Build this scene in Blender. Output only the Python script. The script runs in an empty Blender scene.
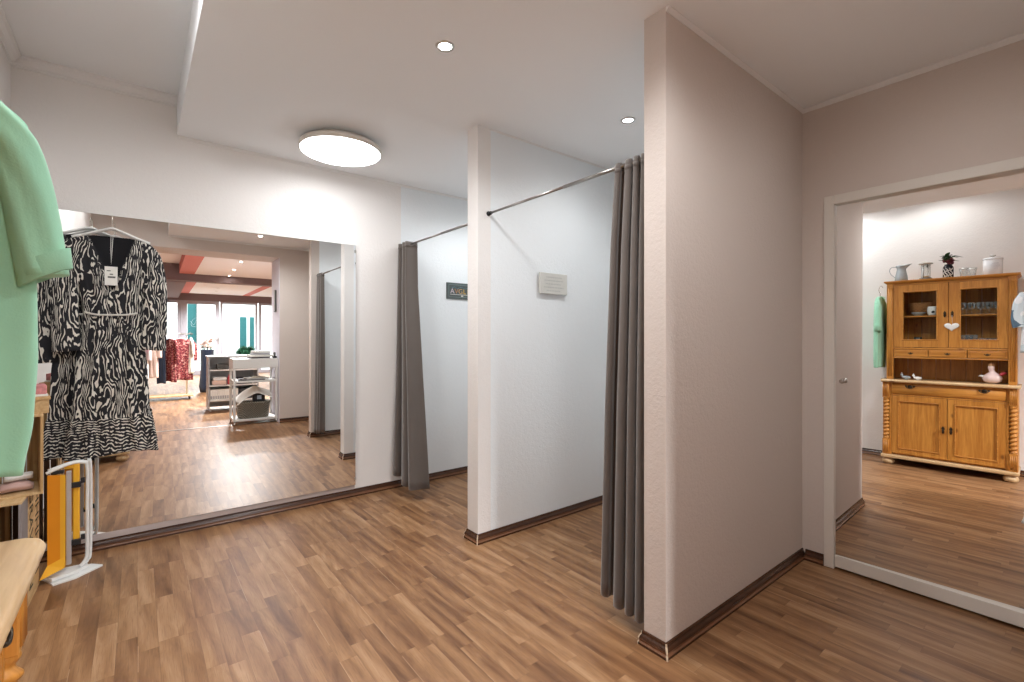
import bpy, bmesh, math, random
from mathutils import Vector, Matrix
C = bpy.context.scene.collection
SC = bpy.context.scene
R = math.radians
random.seed(7)

# ------------------------------------------------------------------ camera, world, exposure
YAW = 38.5222
cam_d = bpy.data.cameras.new('camera')
cam = bpy.data.objects.new('camera', cam_d); C.objects.link(cam)
cam.location = (0, 0, 1.2); cam.rotation_euler = (R(90), 0, R(-YAW))
cam_d.sensor_width = 36.0; cam_d.lens = 470.19 / 1024 * 36.0
cam_d.shift_y = -2.612 / 1024
cam_d.clip_start = 0.02; cam_d.clip_end = 200
SC.camera = cam
SC.view_settings.view_transform = 'Standard'
SC.view_settings.look = 'None'
SC.view_settings.gamma = 1.0
SC.view_settings.use_curve_mapping = False
SC.view_settings.exposure = 1.86
w = bpy.data.worlds.new('sky'); SC.world = w; w.use_nodes = True
wb = w.node_tree.nodes['Background']
wb.inputs[0].default_value = (0.86, 0.94, 1.0, 1); wb.inputs[1].default_value = 1.8

LAMP_STRENGTH = 5.3
DOWN_W = {(1.027, 1.749): 15.0, (2.193, 1.69): 6.0, (1.104, 0.523): 16.0, (2.20, 0.36): 1.5, (2.25, 2.95): 9.0}  # the last pair of entries powers added fill spots
HIGH_FILL_W = {0.80: 2.5, 1.75: 12.0}  # powers of the added fill spots under the high ceiling
SHOP_W = 190.0

# ------------------------------------------------------------------ calibrated sizes
YM, XP, XR, XL = 3.5497, 1.5541, 2.8443, -0.518
P1A, P1B, P2A, P2B = 2.2722, 2.3807, 1.0235, 1.1202
ZC, ZU, SOF = 2.4485, 2.677, 0.189
YO, YO2, XO0, XO1, ZO = -0.11, -0.66, -0.45, 1.44, 2.295
YS = -9.9

# ------------------------------------------------------------------ helpers
def add_box(bm, lo, hi, bevel=0.0, seg=2, mi=0, mat=None):
    b = bmesh.new()
    bmesh.ops.create_cube(b, size=1.0)
    s = [hi[i] - lo[i] for i in range(3)]; c = [(hi[i] + lo[i]) / 2 for i in range(3)]
    for v in b.verts:
        v.co = Vector((v.co.x * s[0] + c[0], v.co.y * s[1] + c[1], v.co.z * s[2] + c[2]))
    if bevel > 0:
        bmesh.ops.bevel(b, geom=b.edges[:], offset=min(bevel, min(s) * 0.45), segments=seg, affect='EDGES', profile=0.5)
    merge(bm, b, mi, mat)

def merge(bm, b, mi=0, mat=None):
    if mat is not None:
        bmesh.ops.transform(b, matrix=mat, verts=b.verts[:])
    m = {}
    for v in b.verts: m[v] = bm.verts.new(v.co)
    for f in b.faces:
        try:
            nf = bm.faces.new([m[v] for v in f.verts]); nf.material_index = mi if mi is not None else f.material_index; nf.smooth = f.smooth
        except ValueError: pass
    b.free()

def add_loft(bm, rings, cap0=True, cap1=True, mi=0, smooth=True, closed=True):
    vs = [[bm.verts.new(p) for p in r] for r in rings]
    n = len(rings[0])
    for i in range(len(vs) - 1):
        for j in range(n if closed else n - 1):
            f = bm.faces.new((vs[i][j], vs[i][(j + 1) % n], vs[i + 1][(j + 1) % n], vs[i + 1][j]))
            f.material_index = mi; f.smooth = smooth
    if cap0 and closed:
        f = bm.faces.new(list(reversed(vs[0]))); f.material_index = mi
    if cap1 and closed:
        f = bm.faces.new(vs[-1]); f.material_index = mi
    return vs

def add_lathe(bm, prof, c=(0, 0, 0), seg=24, mi=0, axis='Z', cap0=True, cap1=True):
    rings = []
    for r, z in prof:
        ring = []
        for k in range(seg):
            a = 2 * math.pi * k / seg
            x, y = max(r, 1e-4) * math.cos(a), max(r, 1e-4) * math.sin(a)
            p = {'Z': (x, y, z), 'X': (z, x, y), 'Y': (y, z, x)}[axis]
            ring.append((p[0] + c[0], p[1] + c[1], p[2] + c[2]))
        rings.append(ring)
    return add_loft(bm, rings, cap0, cap1, mi)

def catmull(pts, n=6):
    P = [Vector(p) for p in pts]
    if len(P) < 3: return P
    out = []
    for i in range(len(P) - 1):
        a, b, c, d = P[max(i - 1, 0)], P[i], P[i + 1], P[min(i + 2, len(P) - 1)]
        for k in range(n):
            t = k / n
            out.append(0.5 * ((2 * b) + (c - a) * t + (2 * a - 5 * b + 4 * c - d) * t * t + (3 * b - a - 3 * c + d) * t ** 3))
    out.append(P[-1]); return out

def add_tube(bm, pts, r, seg=10, mi=0, smooth_n=0, flat=None):
    P = catmull(pts, smooth_n) if smooth_n else [Vector(p) for p in pts]
    rings = []; up = Vector((0, 0, 1)); prev = None
    for i, p in enumerate(P):
        t = (P[min(i + 1, len(P) - 1)] - P[max(i - 1, 0)]).normalized()
        if prev is None:
            n = t.cross(up)
            if n.length < 1e-3: n = t.cross(Vector((1, 0, 0)))
        else:
            n = prev - t * prev.dot(t)
        n.normalize(); prev = n; b = t.cross(n)
        rr = r[min(i, len(r) - 1)] if isinstance(r, (list, tuple)) else r
        rb = rr if flat is None else flat
        rings.append([p + n * (rr * math.cos(2 * math.pi * k / seg)) + b * (rb * math.sin(2 * math.pi * k / seg)) for k in range(seg)])
    add_loft(bm, rings, mi=mi)

def add_prism(bm, poly, z0, z1, axis='Z', mi=0):
    def P(u, v, h):
        return {'Z': (u, v, h), 'X': (h, u, v), 'Y': (u, h, v)}[axis]
    a = [bm.verts.new(P(u, v, z0)) for u, v in poly]; b = [bm.verts.new(P(u, v, z1)) for u, v in poly]
    n = len(poly)
    for f in ([list(reversed(a))] + [b] + [[a[i], a[(i + 1) % n], b[(i + 1) % n], b[i]] for i in range(n)]):
        bm.faces.new(f).material_index = mi

def obj(name, bm, mats, parent=None, smooth_angle=None):
    bmesh.ops.recalc_face_normals(bm, faces=bm.faces[:])
    me = bpy.data.meshes.new(name); bm.to_mesh(me); bm.free()
    for m in (mats if isinstance(mats, (list, tuple)) else [mats]): me.materials.append(m)
    o = bpy.data.objects.new(name, me); C.objects.link(o)
    if parent is not None:
        o.parent = parent
        if parent.get('_world'):
            o.location = -Vector(parent['_world'])
    return o

def tag(o, label=None, cat=None, group=None, kind=None):
    if label: o['label'] = label
    if cat: o['category'] = cat
    if group: o['group'] = group
    if kind: o['kind'] = kind
    return o

def thing(name, label, cat, loc=(0, 0, 0), rz=0.0, group=None, world=False, kind=None):
    """An Empty at the thing's base; with world=True the parts are modelled in room coordinates."""
    o = bpy.data.objects.new(name, None); C.objects.link(o)
    o.location = loc; o.rotation_euler = (0, 0, rz); o.empty_display_size = 0.05
    tag(o, label, cat, group, kind)
    if world and any(loc): o['_world'] = list(loc)
    return o

def rebase(o):
    """Put a single-mesh thing's origin at the middle of its base."""
    vs = o.data.vertices
    lo = [min(v.co[i] for v in vs) for i in range(3)]; hi = [max(v.co[i] for v in vs) for i in range(3)]
    c = Vector(((lo[0] + hi[0]) / 2, (lo[1] + hi[1]) / 2, lo[2]))
    for v in vs: v.co -= c
    o.location = o.location + c
    return o

def struct(name, bm, mats, parent=None):
    o = obj(name, bm, mats, parent)
    if parent is None: o['kind'] = 'structure'
    return o

def dup(root, loc, rz=None, label=None, group=None):
    r = root.copy(); C.objects.link(r); r.location = loc
    if rz is not None: r.rotation_euler = (0, 0, rz)
    if label: r['label'] = label
    if group: r['group'] = group
    for ch in list(root.children):
        c = ch.copy(); C.objects.link(c); c.parent = r
        for g in list(ch.children):
            d = g.copy(); C.objects.link(d); d.parent = c
    return r

# ------------------------------------------------------------------ materials
class N:
    def __init__(s, name):
        s.m = bpy.data.materials.new(name); s.m.use_nodes = True
        s.t = s.m.node_tree; s.b = s.t.nodes['Principled BSDF']; s.out = s.t.nodes['Material Output']
    def n(s, typ, **kw):
        x = s.t.nodes.new(typ)
        for k, v in kw.items(): setattr(x, k, v)
        return x
    def l(s, a, b): s.t.links.new(a, b)
    def math(s, op, a, b=None, c=None):
        x = s.n('ShaderNodeMath', operation=op)
        for i, v in enumerate((a, b, c)):
            if v is None: continue
            if isinstance(v, (int, float)): x.inputs[i].default_value = v
            else: s.l(v, x.inputs[i])
        return x.outputs[0]
    def mix(s, fac, a, b, blend='MIX'):
        x = s.n('ShaderNodeMix', data_type='RGBA', blend_type=blend)
        for i, v in ((0, fac), (6, a), (7, b)):
            if isinstance(v, (int, float)): x.inputs[i].default_value = v
            elif isinstance(v, tuple): x.inputs[i].default_value = (*v[:3], 1)
            else: s.l(v, x.inputs[i])
        return x.outputs[2]
    def ramp(s, fac, stops, interp='LINEAR'):
        x = s.n('ShaderNodeValToRGB'); x.color_ramp.interpolation = interp
        e = x.color_ramp.elements
        while len(e) < len(stops): e.new(0.5)
        for i, (p, c) in enumerate(stops):
            e[i].position = p; e[i].color = (*c[:3], 1)
        s.l(fac, x.inputs[0]); return x.outputs[0]
    def coord(s, scale=(1, 1, 1), rot=(0, 0, 0), kind='Object', loc=(0, 0, 0)):
        tc = s.n('ShaderNodeTexCoord'); mp = s.n('ShaderNodeMapping')
        mp.inputs['Scale'].default_value = scale; mp.inputs['Rotation'].default_value = rot; mp.inputs['Location'].default_value = loc
        s.l(tc.outputs[kind], mp.inputs['Vector']); return mp.outputs[0]
    def noise(s, vec, scale=5, detail=3, rough=0.5, dist=0.0):
        x = s.n('ShaderNodeTexNoise'); x.inputs['Scale'].default_value = scale; x.inputs['Detail'].default_value = detail
        x.inputs['Roughness'].default_value = rough; x.inputs['Distortion'].default_value = dist
        if vec is not None: s.l(vec, x.inputs['Vector'])
        return x.outputs['Fac']
    def bump(s, h, strength=0.3, dist=0.005):
        x = s.n('ShaderNodeBump'); x.inputs['Strength'].default_value = strength; x.inputs['Distance'].default_value = dist
        s.l(h, x.inputs['Height']); s.l(x.outputs[0], s.b.inputs['Normal'])
    def base(s, c, rough=0.5, metal=0.0, spec=0.5):
        if isinstance(c, tuple): s.b.inputs['Base Color'].default_value = (*c[:3], 1)
        else: s.l(c, s.b.inputs['Base Color'])
        s.b.inputs['Roughness'].default_value = rough; s.b.inputs['Metallic'].default_value = metal
        s.b.inputs['Specular IOR Level'].default_value = spec
        return s.m

def plain(name, c, rough=0.5, metal=0.0, spec=0.4, var=0.06, scale=40):
    k = N(name); v = k.coord()
    f = k.noise(v, scale, 3)
    col = k.mix(f, tuple(max(0, x * (1 - var)) for x in c), tuple(min(1, x * (1 + var)) for x in c))
    return k.base(col, rough, metal, spec)

def plaster(name, c, amt=0.48):
    k = N(name); v = k.coord()
    a = k.noise(v, 95, 4, 0.6); b = k.noise(v, 38, 2, 0.5); big = k.noise(v, 1.3, 2)
    h = k.math('ADD', k.math('MULTIPLY', a, 0.6), k.math('MULTIPLY', b, 0.5))
    k.bump(h, amt, 0.006)
    col = k.mix(big, tuple(x * 0.975 for x in c), tuple(min(1, x * 1.02) for x in c))
    return k.base(col, 0.85, 0, 0.2)

def fabric(name, c, var=0.12, bump=0.2, rough=0.9, sheen=0.3, scale=220):
    k = N(name); v = k.coord()
    f = k.noise(v, scale, 2); g = k.noise(v, 6, 3)
    col = k.mix(g, tuple(x * (1 - var) for x in c), tuple(min(1, x * (1 + var)) for x in c))
    k.bump(f, bump, 0.002)
    k.base(col, rough, 0, 0.2); k.b.inputs['Sheen Weight'].default_value = sheen
    return k.m

def pine(name, axis='Z', c=((0.36, 0.125, 0.016), (0.66, 0.30, 0.058)), rough=0.38, knots=True):
    k = N(name)
    sc = {'X': (1.2, 16, 16), 'Y': (16, 1.2, 16), 'Z': (16, 16, 1.2)}[axis]
    v = k.coord(sc)
    n1 = k.noise(v, 1.6, 5, 0.6, 0.9)
    n2 = k.noise(k.coord(tuple(s * 3 for s in sc)), 2.5, 3, 0.5)
    g = k.math('ADD', k.math('MULTIPLY', n1, 0.75), k.math('MULTIPLY', n2, 0.25))
    col = k.ramp(g, [(0.3, c[0]), (0.5, tuple((a + b) / 2 for a, b in zip(*c))), (0.68, c[1])])
    if knots:
        vo = k.n('ShaderNodeTexVoronoi'); vo.inputs['Scale'].default_value = 1.0
        ks = {'X': (4.5, 9, 9), 'Y': (9, 4.5, 9), 'Z': (9, 9, 4.5)}[axis]
        k.l(k.coord(ks), vo.inputs['Vector'])
        d = k.ramp(vo.outputs['Distance'], [(0.05, (1, 1, 1)), (0.13, (0, 0, 0))])
        col = k.mix(k.math('MULTIPLY', d, 0.75), col, (0.16, 0.05, 0.012))
    k.bump(n2, 0.08, 0.002)
    return k.base(col, rough, 0, 0.45)

def mk_floor():
    k = N('walnut_laminate')
    tc = k.n('ShaderNodeTexCoord'); sp = k.n('ShaderNodeSeparateXYZ'); k.l(tc.outputs['Object'], sp.inputs[0])
    X, Y = sp.outputs[0], sp.outputs[1]
    RW, PL = 0.065, 0.40
    xr = k.math('DIVIDE', X, RW); row = k.math('FLOOR', xr); fx = k.math('FRACT', xr)
    def white(a, b=None):
        cb = k.n('ShaderNodeCombineXYZ'); k.l(a, cb.inputs[0])
        if b is not None: k.l(b, cb.inputs[1])
        wn = k.n('ShaderNodeTexWhiteNoise', noise_dimensions='3D'); k.l(cb.outputs[0], wn.inputs['Vector']); return wn.outputs['Value']
    yy = k.math('ADD', k.math('DIVIDE', Y, PL), k.math('MULTIPLY', white(row), 7.0))
    col_ = k.math('FLOOR', yy); fy = k.math('FRACT', yy)
    rnd = white(row, col_)
    cb = k.n('ShaderNodeCombineXYZ')
    k.l(k.math('ADD', k.math('MULTIPLY', X, 15.0), k.math('MULTIPLY', rnd, 40.0)), cb.inputs[0])
    k.l(k.math('ADD', k.math('MULTIPLY', Y, 2.4), k.math('MULTIPLY', rnd, 17.0)), cb.inputs[1])
    k.l(k.math('MULTIPLY', rnd, 9.0), cb.inputs[2])
    g1 = k.noise(cb.outputs[0], 1.1, 4, 0.6, 1.4)
    cb2 = k.n('ShaderNodeCombineXYZ')
    k.l(k.math('MULTIPLY', X, 160.0), cb2.inputs[0]); k.l(k.math('MULTIPLY', Y, 6.0), cb2.inputs[1])
    g2 = k.noise(cb2.outputs[0], 1.0, 3, 0.6)
    # cathedral grain
    wv = k.n('ShaderNodeTexWave', wave_type='RINGS', rings_direction='Z'); wv.inputs['Scale'].default_value = 0.30
    wv.inputs['Distortion'].default_value = 5.0; wv.inputs['Detail'].default_value = 2.0; wv.inputs['Detail Scale'].default_value = 0.8
    k.l(cb.outputs[0], wv.inputs['Vector'])
    t = k.math('ADD', k.math('ADD', k.math('MULTIPLY', g1, 0.52), k.math('MULTIPLY', g2, 0.13)),
               k.math('ADD', k.math('MULTIPLY', wv.outputs['Fac'], 0.13), k.math('MULTIPLY', rnd, 0.23)))
    c = k.ramp(t, [(0.27, (0.115, 0.048, 0.018)), (0.42, (0.210, 0.098, 0.041)), (0.57, (0.305, 0.158, 0.070)), (0.76, (0.42, 0.245, 0.128))])
    ex = k.math('MINIMUM', fx, k.math('SUBTRACT', 1.0, fx)); ey = k.math('MULTIPLY', k.math('MINIMUM', fy, k.math('SUBTRACT', 1.0, fy)), PL / RW)
    e = k.math('MINIMUM', ex, ey)
    # short dark pores along the grain
    cb3 = k.n('ShaderNodeCombineXYZ'); k.l(k.math('MULTIPLY', X, 330.0), cb3.inputs[0]); k.l(k.math('ADD', k.math('MULTIPLY', Y, 9.0), k.math('MULTIPLY', rnd, 31.0)), cb3.inputs[1])
    pores = k.ramp(k.noise(cb3.outputs[0], 1.0, 2, 0.6), [(0.34, (1, 1, 1)), (0.46, (0, 0, 0))])
    c = k.mix(k.math('MULTIPLY', pores, 0.30), c, (0.085, 0.034, 0.013))
    seam = k.math('LESS_THAN', e, 0.012)
    c = k.mix(k.math('MULTIPLY', seam, 0.35), c, (0.10, 0.045, 0.02))
    # every third row: the board joint, sometimes with a pale lip
    b3 = k.math('FRACT', k.math('DIVIDE', X, RW * 3)); near = k.math('LESS_THAN', b3, 0.012)
    pal = k.math('MULTIPLY', near, k.math('GREATER_THAN', k.noise(tc.outputs['Object'], 2.1, 2), 0.52))
    c = k.mix(k.math('MULTIPLY', pal, 0.45), c, (0.55, 0.36, 0.22))
    k.l(c, k.b.inputs['Base Color'])
    rn = k.noise(tc.outputs['Object'], 1.6, 3)
    k.l(k.math('ADD', k.math('MULTIPLY', rn, 0.10), 0.37), k.b.inputs['Roughness'])
    k.b.inputs['Specular IOR Level'].default_value = 0.5
    k.bump(k.math('SUBTRACT', k.math('MULTIPLY', g2, 0.3), k.math('MULTIPLY', seam, 0.6)), 0.12, 0.002)
    return k.m

def mk_zebra(name, flip=0.0):
    k = N(name)
    tc = k.n('ShaderNodeTexCoord'); sp = k.n('ShaderNodeSeparateXYZ'); k.l(tc.outputs['Object'], sp.inputs[0])
    X, Z = k.math('ADD', sp.outputs[0], flip), sp.outputs[2]
    lo = k.noise(k.coord((10, 10, 4.0)), 1.0, 2, 0.5); lo2 = k.noise(k.coord((24, 24, 8), loc=(3.1, 1.7, 5.2)), 1.0, 2, 0.5)
    cb = k.n('ShaderNodeCombineXYZ')
    # stripes run down the body, across the ruffle
    rz = k.math('LESS_THAN', Z, 0.205)
    a = k.math('ADD', k.math('MULTIPLY', X, 118.0), k.math('ADD', k.math('MULTIPLY', lo, 25.0), k.math('MULTIPLY', lo2, 5.0)))
    b = k.math('ADD', k.math('MULTIPLY', Z, 105.0), k.math('ADD', k.math('MULTIPLY', lo, 14.0), k.math('MULTIPLY', lo2, 5.0)))
    ph = k.math('ADD', k.math('MULTIPLY', a, k.math('SUBTRACT', 1.0, rz)), k.math('MULTIPLY', b, rz))
    k.l(ph, cb.inputs[0]); k.l(k.math('MULTIPLY', Z, 11.0), cb.inputs[1]); k.l(k.math('MULTIPLY', sp.outputs[1], 10.0), cb.inputs[2])
    s = k.math('SINE', k.math('MULTIPLY', ph, 3.6))
    brk = k.noise(k.coord((75, 75, 26)), 1.0, 2, 0.5)
    val = k.math('ADD', s, k.math('MULTIPLY', k.math('SUBTRACT', brk, 0.5), 3.8))
    f = k.ramp(val, [(0.52, (0, 0, 0)), (0.68, (1, 1, 1))])
    col = k.mix(f, (0.016, 0.016, 0.02), (0.72, 0.69, 0.62))
    k.bump(k.noise(tc.outputs['Object'], 25, 3), 0.3, 0.006)
    return k.base(col, 0.7, 0, 0.25)

def mk_floral(name, cols, scale=28):
    k = N(name); v = k.coord()
    vo = k.n('ShaderNodeTexVoronoi'); vo.inputs['Scale'].default_value = scale; k.l(v, vo.inputs['Vector'])
    f = k.math('ADD', k.math('MULTIPLY', vo.outputs['Distance'], 0.9), k.math('MULTIPLY', k.noise(v, scale * 1.2, 3), 0.35))
    c = k.ramp(f, [(0.15, cols[0]), (0.35, cols[1]), (0.55, cols[2]), (0.8, cols[3])], 'CONSTANT')
    return k.base(c, 0.85, 0, 0.2)

def mk_emit(name, c, s):
    m = bpy.data.materials.new(name); m.use_nodes = True; t = m.node_tree
    t.nodes.remove(t.nodes['Principled BSDF'])
    e = t.nodes.new('ShaderNodeEmission'); e.inputs[0].default_value = (*c, 1); e.inputs[1].default_value = s
    t.links.new(e.outputs[0], t.nodes['Material Output'].inputs[0]); return m

def mk_glass(name, tint=(0.96, 0.98, 0.98), refl=0.10, painted_glint=False):
    m = bpy.data.materials.new(name); m.use_nodes = True; t = m.node_tree
    t.nodes.remove(t.nodes['Principled BSDF'])
    tr = t.nodes.new('ShaderNodeBsdfTransparent'); tr.inputs[0].default_value = (*tint, 1)
    gl = t.nodes.new('ShaderNodeBsdfGlossy'); gl.inputs['Roughness'].default_value = 0.02 if not painted_glint else 0.15
    fr = t.nodes.new('ShaderNodeLayerWeight'); fr.inputs[0].default_value = refl
    pw = t.nodes.new('ShaderNodeMath'); pw.operation = 'MULTIPLY'; pw.inputs[1].default_value = 0.55; t.links.new(fr.outputs['Facing'], pw.inputs[0])
    mx = t.nodes.new('ShaderNodeMixShader')
    src = gl
    if painted_glint:
        df = t.nodes.new('ShaderNodeBsdfDiffuse'); df.inputs[0].default_value = (0.86, 0.89, 0.90, 1); m2 = t.nodes.new('ShaderNodeMixShader'); m2.inputs[0].default_value = 0.5  # white diffuse towards the edges paints in the bright highlights
        t.links.new(gl.outputs[0], m2.inputs[1]); t.links.new(df.outputs[0], m2.inputs[2]); src = m2
    t.links.new(pw.outputs[0], mx.inputs[0]); t.links.new(tr.outputs[0], mx.inputs[1]); t.links.new(src.outputs[0], mx.inputs[2])
    t.links.new(mx.outputs[0], t.nodes['Material Output'].inputs[0]); return m

def mk_mirror(name):
    k = N(name); return k.base((0.93, 0.935, 0.93), 0.0, 1.0)

def mk_wicker(name, c0, c1):
    k = N(name); v = k.coord((1, 1, 1))
    br = k.n('ShaderNodeTexChecker'); br.inputs['Scale'].default_value = 70; k.l(v, br.inputs['Vector'])
    f = k.math('ADD', k.math('MULTIPLY', br.outputs['Fac'], 0.6), k.math('MULTIPLY', k.noise(v, 30, 3), 0.4))
    k.bump(f, 0.6, 0.004)
    return k.base(k.mix(f, c0, c1), 0.8)

M = {}
M['floor'] = mk_floor()
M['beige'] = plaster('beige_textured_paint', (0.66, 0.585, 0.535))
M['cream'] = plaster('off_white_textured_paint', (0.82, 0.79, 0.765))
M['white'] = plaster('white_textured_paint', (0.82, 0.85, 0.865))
M['ceil'] = plain('matt_ceiling_white', (0.87, 0.88, 0.89), 0.9, 0, 0.1, 0.01, 2)
M['cove'] = plain('cornice_white', (0.80, 0.785, 0.77), 0.7, 0, 0.2, 0.01, 4)
M['shopwall'] = plaster('pale_lilac_paint', (0.74, 0.72, 0.78))
M['skirt'] = pine('dark_skirting', 'X', ((0.035, 0.013, 0.007), (0.085, 0.036, 0.018)), 0.25, False)
M['skirtshine'] = pine('skirting_painted_shine', 'X', ((0.13, 0.055, 0.027), (0.24, 0.115, 0.06)), 0.25, False)  # lighter brown that paints the gloss highlight into the colour
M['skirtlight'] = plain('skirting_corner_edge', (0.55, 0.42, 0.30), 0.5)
M['mirror'] = mk_mirror('silver_mirror')
M['mirrorback'] = plain('mirror_edge', (0.22, 0.25, 0.25), 0.3)
M['ledge'] = plain('taupe_ledge', (0.50, 0.43, 0.41), 0.6, 0, 0.3, 0.05, 12)
M['frame'] = plain('white_lacquer', (0.74, 0.70, 0.64), 0.35, 0, 0.45, 0.02, 6)
M['steel'] = plain('brushed_steel', (0.55, 0.53, 0.50), 0.3, 1.0, 0.5, 0.08, 60)
M['rodsteel'] = plain('rod_steel', (0.33, 0.31, 0.29), 0.32, 1.0, 0.5, 0.06, 60)
M['black'] = plain('black_rubber', (0.02, 0.02, 0.022), 0.55)
M['curtain'] = fabric('taupe_velvet', (0.112, 0.092, 0.080), 0.10, 0.25, 0.8, 0.6, 320)
M['mint'] = fabric('mint_cotton', (0.35, 0.69, 0.49), 0.10, 0.25, 0.85, 0.25, 260)
M['zebra'] = mk_zebra('zebra_print_voile'); M['zebra2'] = mk_zebra('zebra_print_crepe', 2.3)
M['piping'] = fabric('cream_piping', (0.62, 0.60, 0.55), 0.1, 0.1)
M['lining'] = fabric('black_lining', (0.012, 0.012, 0.015), 0.1, 0.1)
M['hanger'] = plain('white_hanger_plastic', (0.80, 0.80, 0.78), 0.35)
M['hook'] = plain('chromed_hook', (0.75, 0.72, 0.66), 0.2, 1.0)
M['tagpaper'] = plain('white_card', (0.83, 0.82, 0.77), 0.7)
M['ink'] = plain('grey_ink', (0.14, 0.14, 0.13), 0.7)
M['pineY'] = pine('honey_pine_across', 'Y'); M['pineZ'] = pine('honey_pine_upright', 'Z'); M['pineX'] = pine('honey_pine_deep', 'X')
M['pinetop'] = pine('pale_pine_counter', 'Y', ((0.46, 0.27, 0.115), (0.74, 0.54, 0.31)), 0.33)
M['pineback'] = pine('pine_back_boards', 'Z', ((0.30, 0.105, 0.016), (0.56, 0.25, 0.05)))
M['crate'] = pine('crate_pine', 'Z', ((0.40, 0.22, 0.08), (0.66, 0.45, 0.22)), 0.7)
M['crateY'] = pine('crate_pine_side', 'Y', ((0.42, 0.24, 0.09), (0.70, 0.50, 0.27)), 0.7)
M['cratedark'] = pine('crate_dark_slats', 'Z', ((0.045, 0.022, 0.012), (0.12, 0.06, 0.03)), 0.8)
M['greyboard'] = plain('grey_painted_slat', (0.25, 0.22, 0.215), 0.7)
M['stencil'] = plain('dark_stencil_ink', (0.055, 0.045, 0.02), 0.8)
M['bronze'] = plain('aged_bronze', (0.06, 0.045, 0.03), 0.4, 0.8)
M['glass'] = mk_glass('clear_glass'); M['tableglass'] = mk_glass('drinking_glass', (0.97, 0.985, 0.985), 0.45, True)
M['porcelain'] = plain('white_porcelain', (0.82, 0.81, 0.78), 0.2)
M['enamel'] = plain('white_enamel', (0.82, 0.83, 0.85), 0.22)
M['zinc'] = plain('galvanised_zinc', (0.40, 0.44, 0.46), 0.42, 0.5, 0.5, 0.15, 25)
M['darkmetal'] = plain('dark_patina_metal', (0.10, 0.095, 0.085), 0.4, 0.6)
M['blackglaze'] = plain('black_glaze', (0.015, 0.016, 0.022), 0.2)
M['leaf'] = plain('dark_green_leaf', (0.035, 0.095, 0.03), 0.5, 0, 0.4, 0.3, 30)
M['bloom'] = plain('dark_red_bloom', (0.12, 0.012, 0.02), 0.6, 0, 0.3, 0.3, 40)
M['pinkglaze'] = plain('pale_pink_glaze', (0.78, 0.60, 0.56), 0.25)
M['redglaze'] = plain('red_glaze', (0.55, 0.06, 0.08), 0.3)
M['tan'] = plain('tan_glaze', (0.60, 0.36, 0.17), 0.4)
M['wickerbrown'] = mk_wicker('brown_wicker', (0.20, 0.07, 0.02), (0.48, 0.22, 0.07))
M['wickergrey'] = mk_wicker('grey_wicker', (0.045, 0.04, 0.03), (0.30, 0.27, 0.21))
M['orange'] = plain('orange_plastic', (0.83, 0.30, 0.012), 0.38, 0, 0.5, 0.03, 10)
M['yellow'] = plain('amber_plastic', (0.90, 0.46, 0.03), 0.38, 0, 0.5, 0.03, 10)
M['stoolwhite'] = plain('white_powder_coat', (0.80, 0.80, 0.78), 0.3)
M['alu'] = plain('aluminium', (0.62, 0.62, 0.66), 0.35, 0.6)
M['pinkcloth'] = fabric('blush_knit', (0.60, 0.40, 0.36), 0.15, 0.4)
M['whitecloth'] = fabric('white_cotton', (0.78, 0.78, 0.76), 0.05, 0.3)
M['bluewhite'] = mk_floral('blue_white_print', ((0.80, 0.82, 0.84), (0.80, 0.82, 0.84), (0.62, 0.70, 0.74), (0.10, 0.16, 0.22)), 7)
M['lace'] = mk_floral('cream_lace', ((0.80, 0.76, 0.62), (0.72, 0.66, 0.50), (0.84, 0.82, 0.74), (0.45, 0.46, 0.40)), 45)
M['redfloral'] = mk_floral('red_floral_print', ((0.02, 0.012, 0.018), (0.12, 0.018, 0.026), (0.24, 0.050, 0.048), (0.46, 0.25, 0.21)), 34)
M['denim'] = fabric('dark_indigo', (0.012, 0.018, 0.035), 0.2)
M['blush'] = fabric('pale_blush_viscose', (0.74, 0.55, 0.47), 0.12)
M['pink'] = fabric('hot_pink', (0.75, 0.08, 0.28), 0.1)
M['shopceil'] = plain('shop_ceiling_white', (0.88, 0.88, 0.89), 0.9, 0, 0.1, 0.01, 3)
M['coral'] = plain('coral_paint', (0.62, 0.20, 0.17), 0.8)
M['plum'] = plain('plum_brown_paint', (0.20, 0.145, 0.145), 0.8)
M['upvc'] = plain('lilac_grey_frame', (0.34, 0.325, 0.35), 0.4)
M['shelfwhite'] = plain('white_melamine', (0.74, 0.73, 0.70), 0.4)
M['shelfgrey'] = plain('grey_melamine', (0.44, 0.44, 0.45), 0.45)
M['teal'] = plain('teal_shutter', (0.012, 0.10, 0.10), 0.5)
M['render'] = plain('pale_render', (0.78, 0.77, 0.73), 0.9)
M['pave'] = plain('pale_paving', (0.55, 0.54, 0.52), 0.85, 0, 0.3, 0.1, 3)
M['led'] = mk_emit('led_diffuser', (0.965, 0.98, 1.0), LAMP_STRENGTH)
M['spotled'] = mk_emit('spot_diffuser', (1.0, 0.97, 0.92), 40.0)
M['signplate'] = plain('slate_enamel', (0.085, 0.10, 0.10), 0.35)
M['signpale'] = plain('pale_green_enamel', (0.16, 0.22, 0.20), 0.35)
M['signblue'] = plain('turquoise_enamel', (0.13, 0.33, 0.40), 0.4)
M['plaque'] = plain('whitewashed_plaque', (0.62, 0.61, 0.57), 0.7, 0, 0.2, 0.06, 30)
M['plaqueink'] = plain('plaque_grey', (0.50, 0.50, 0.475), 0.8)

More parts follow.
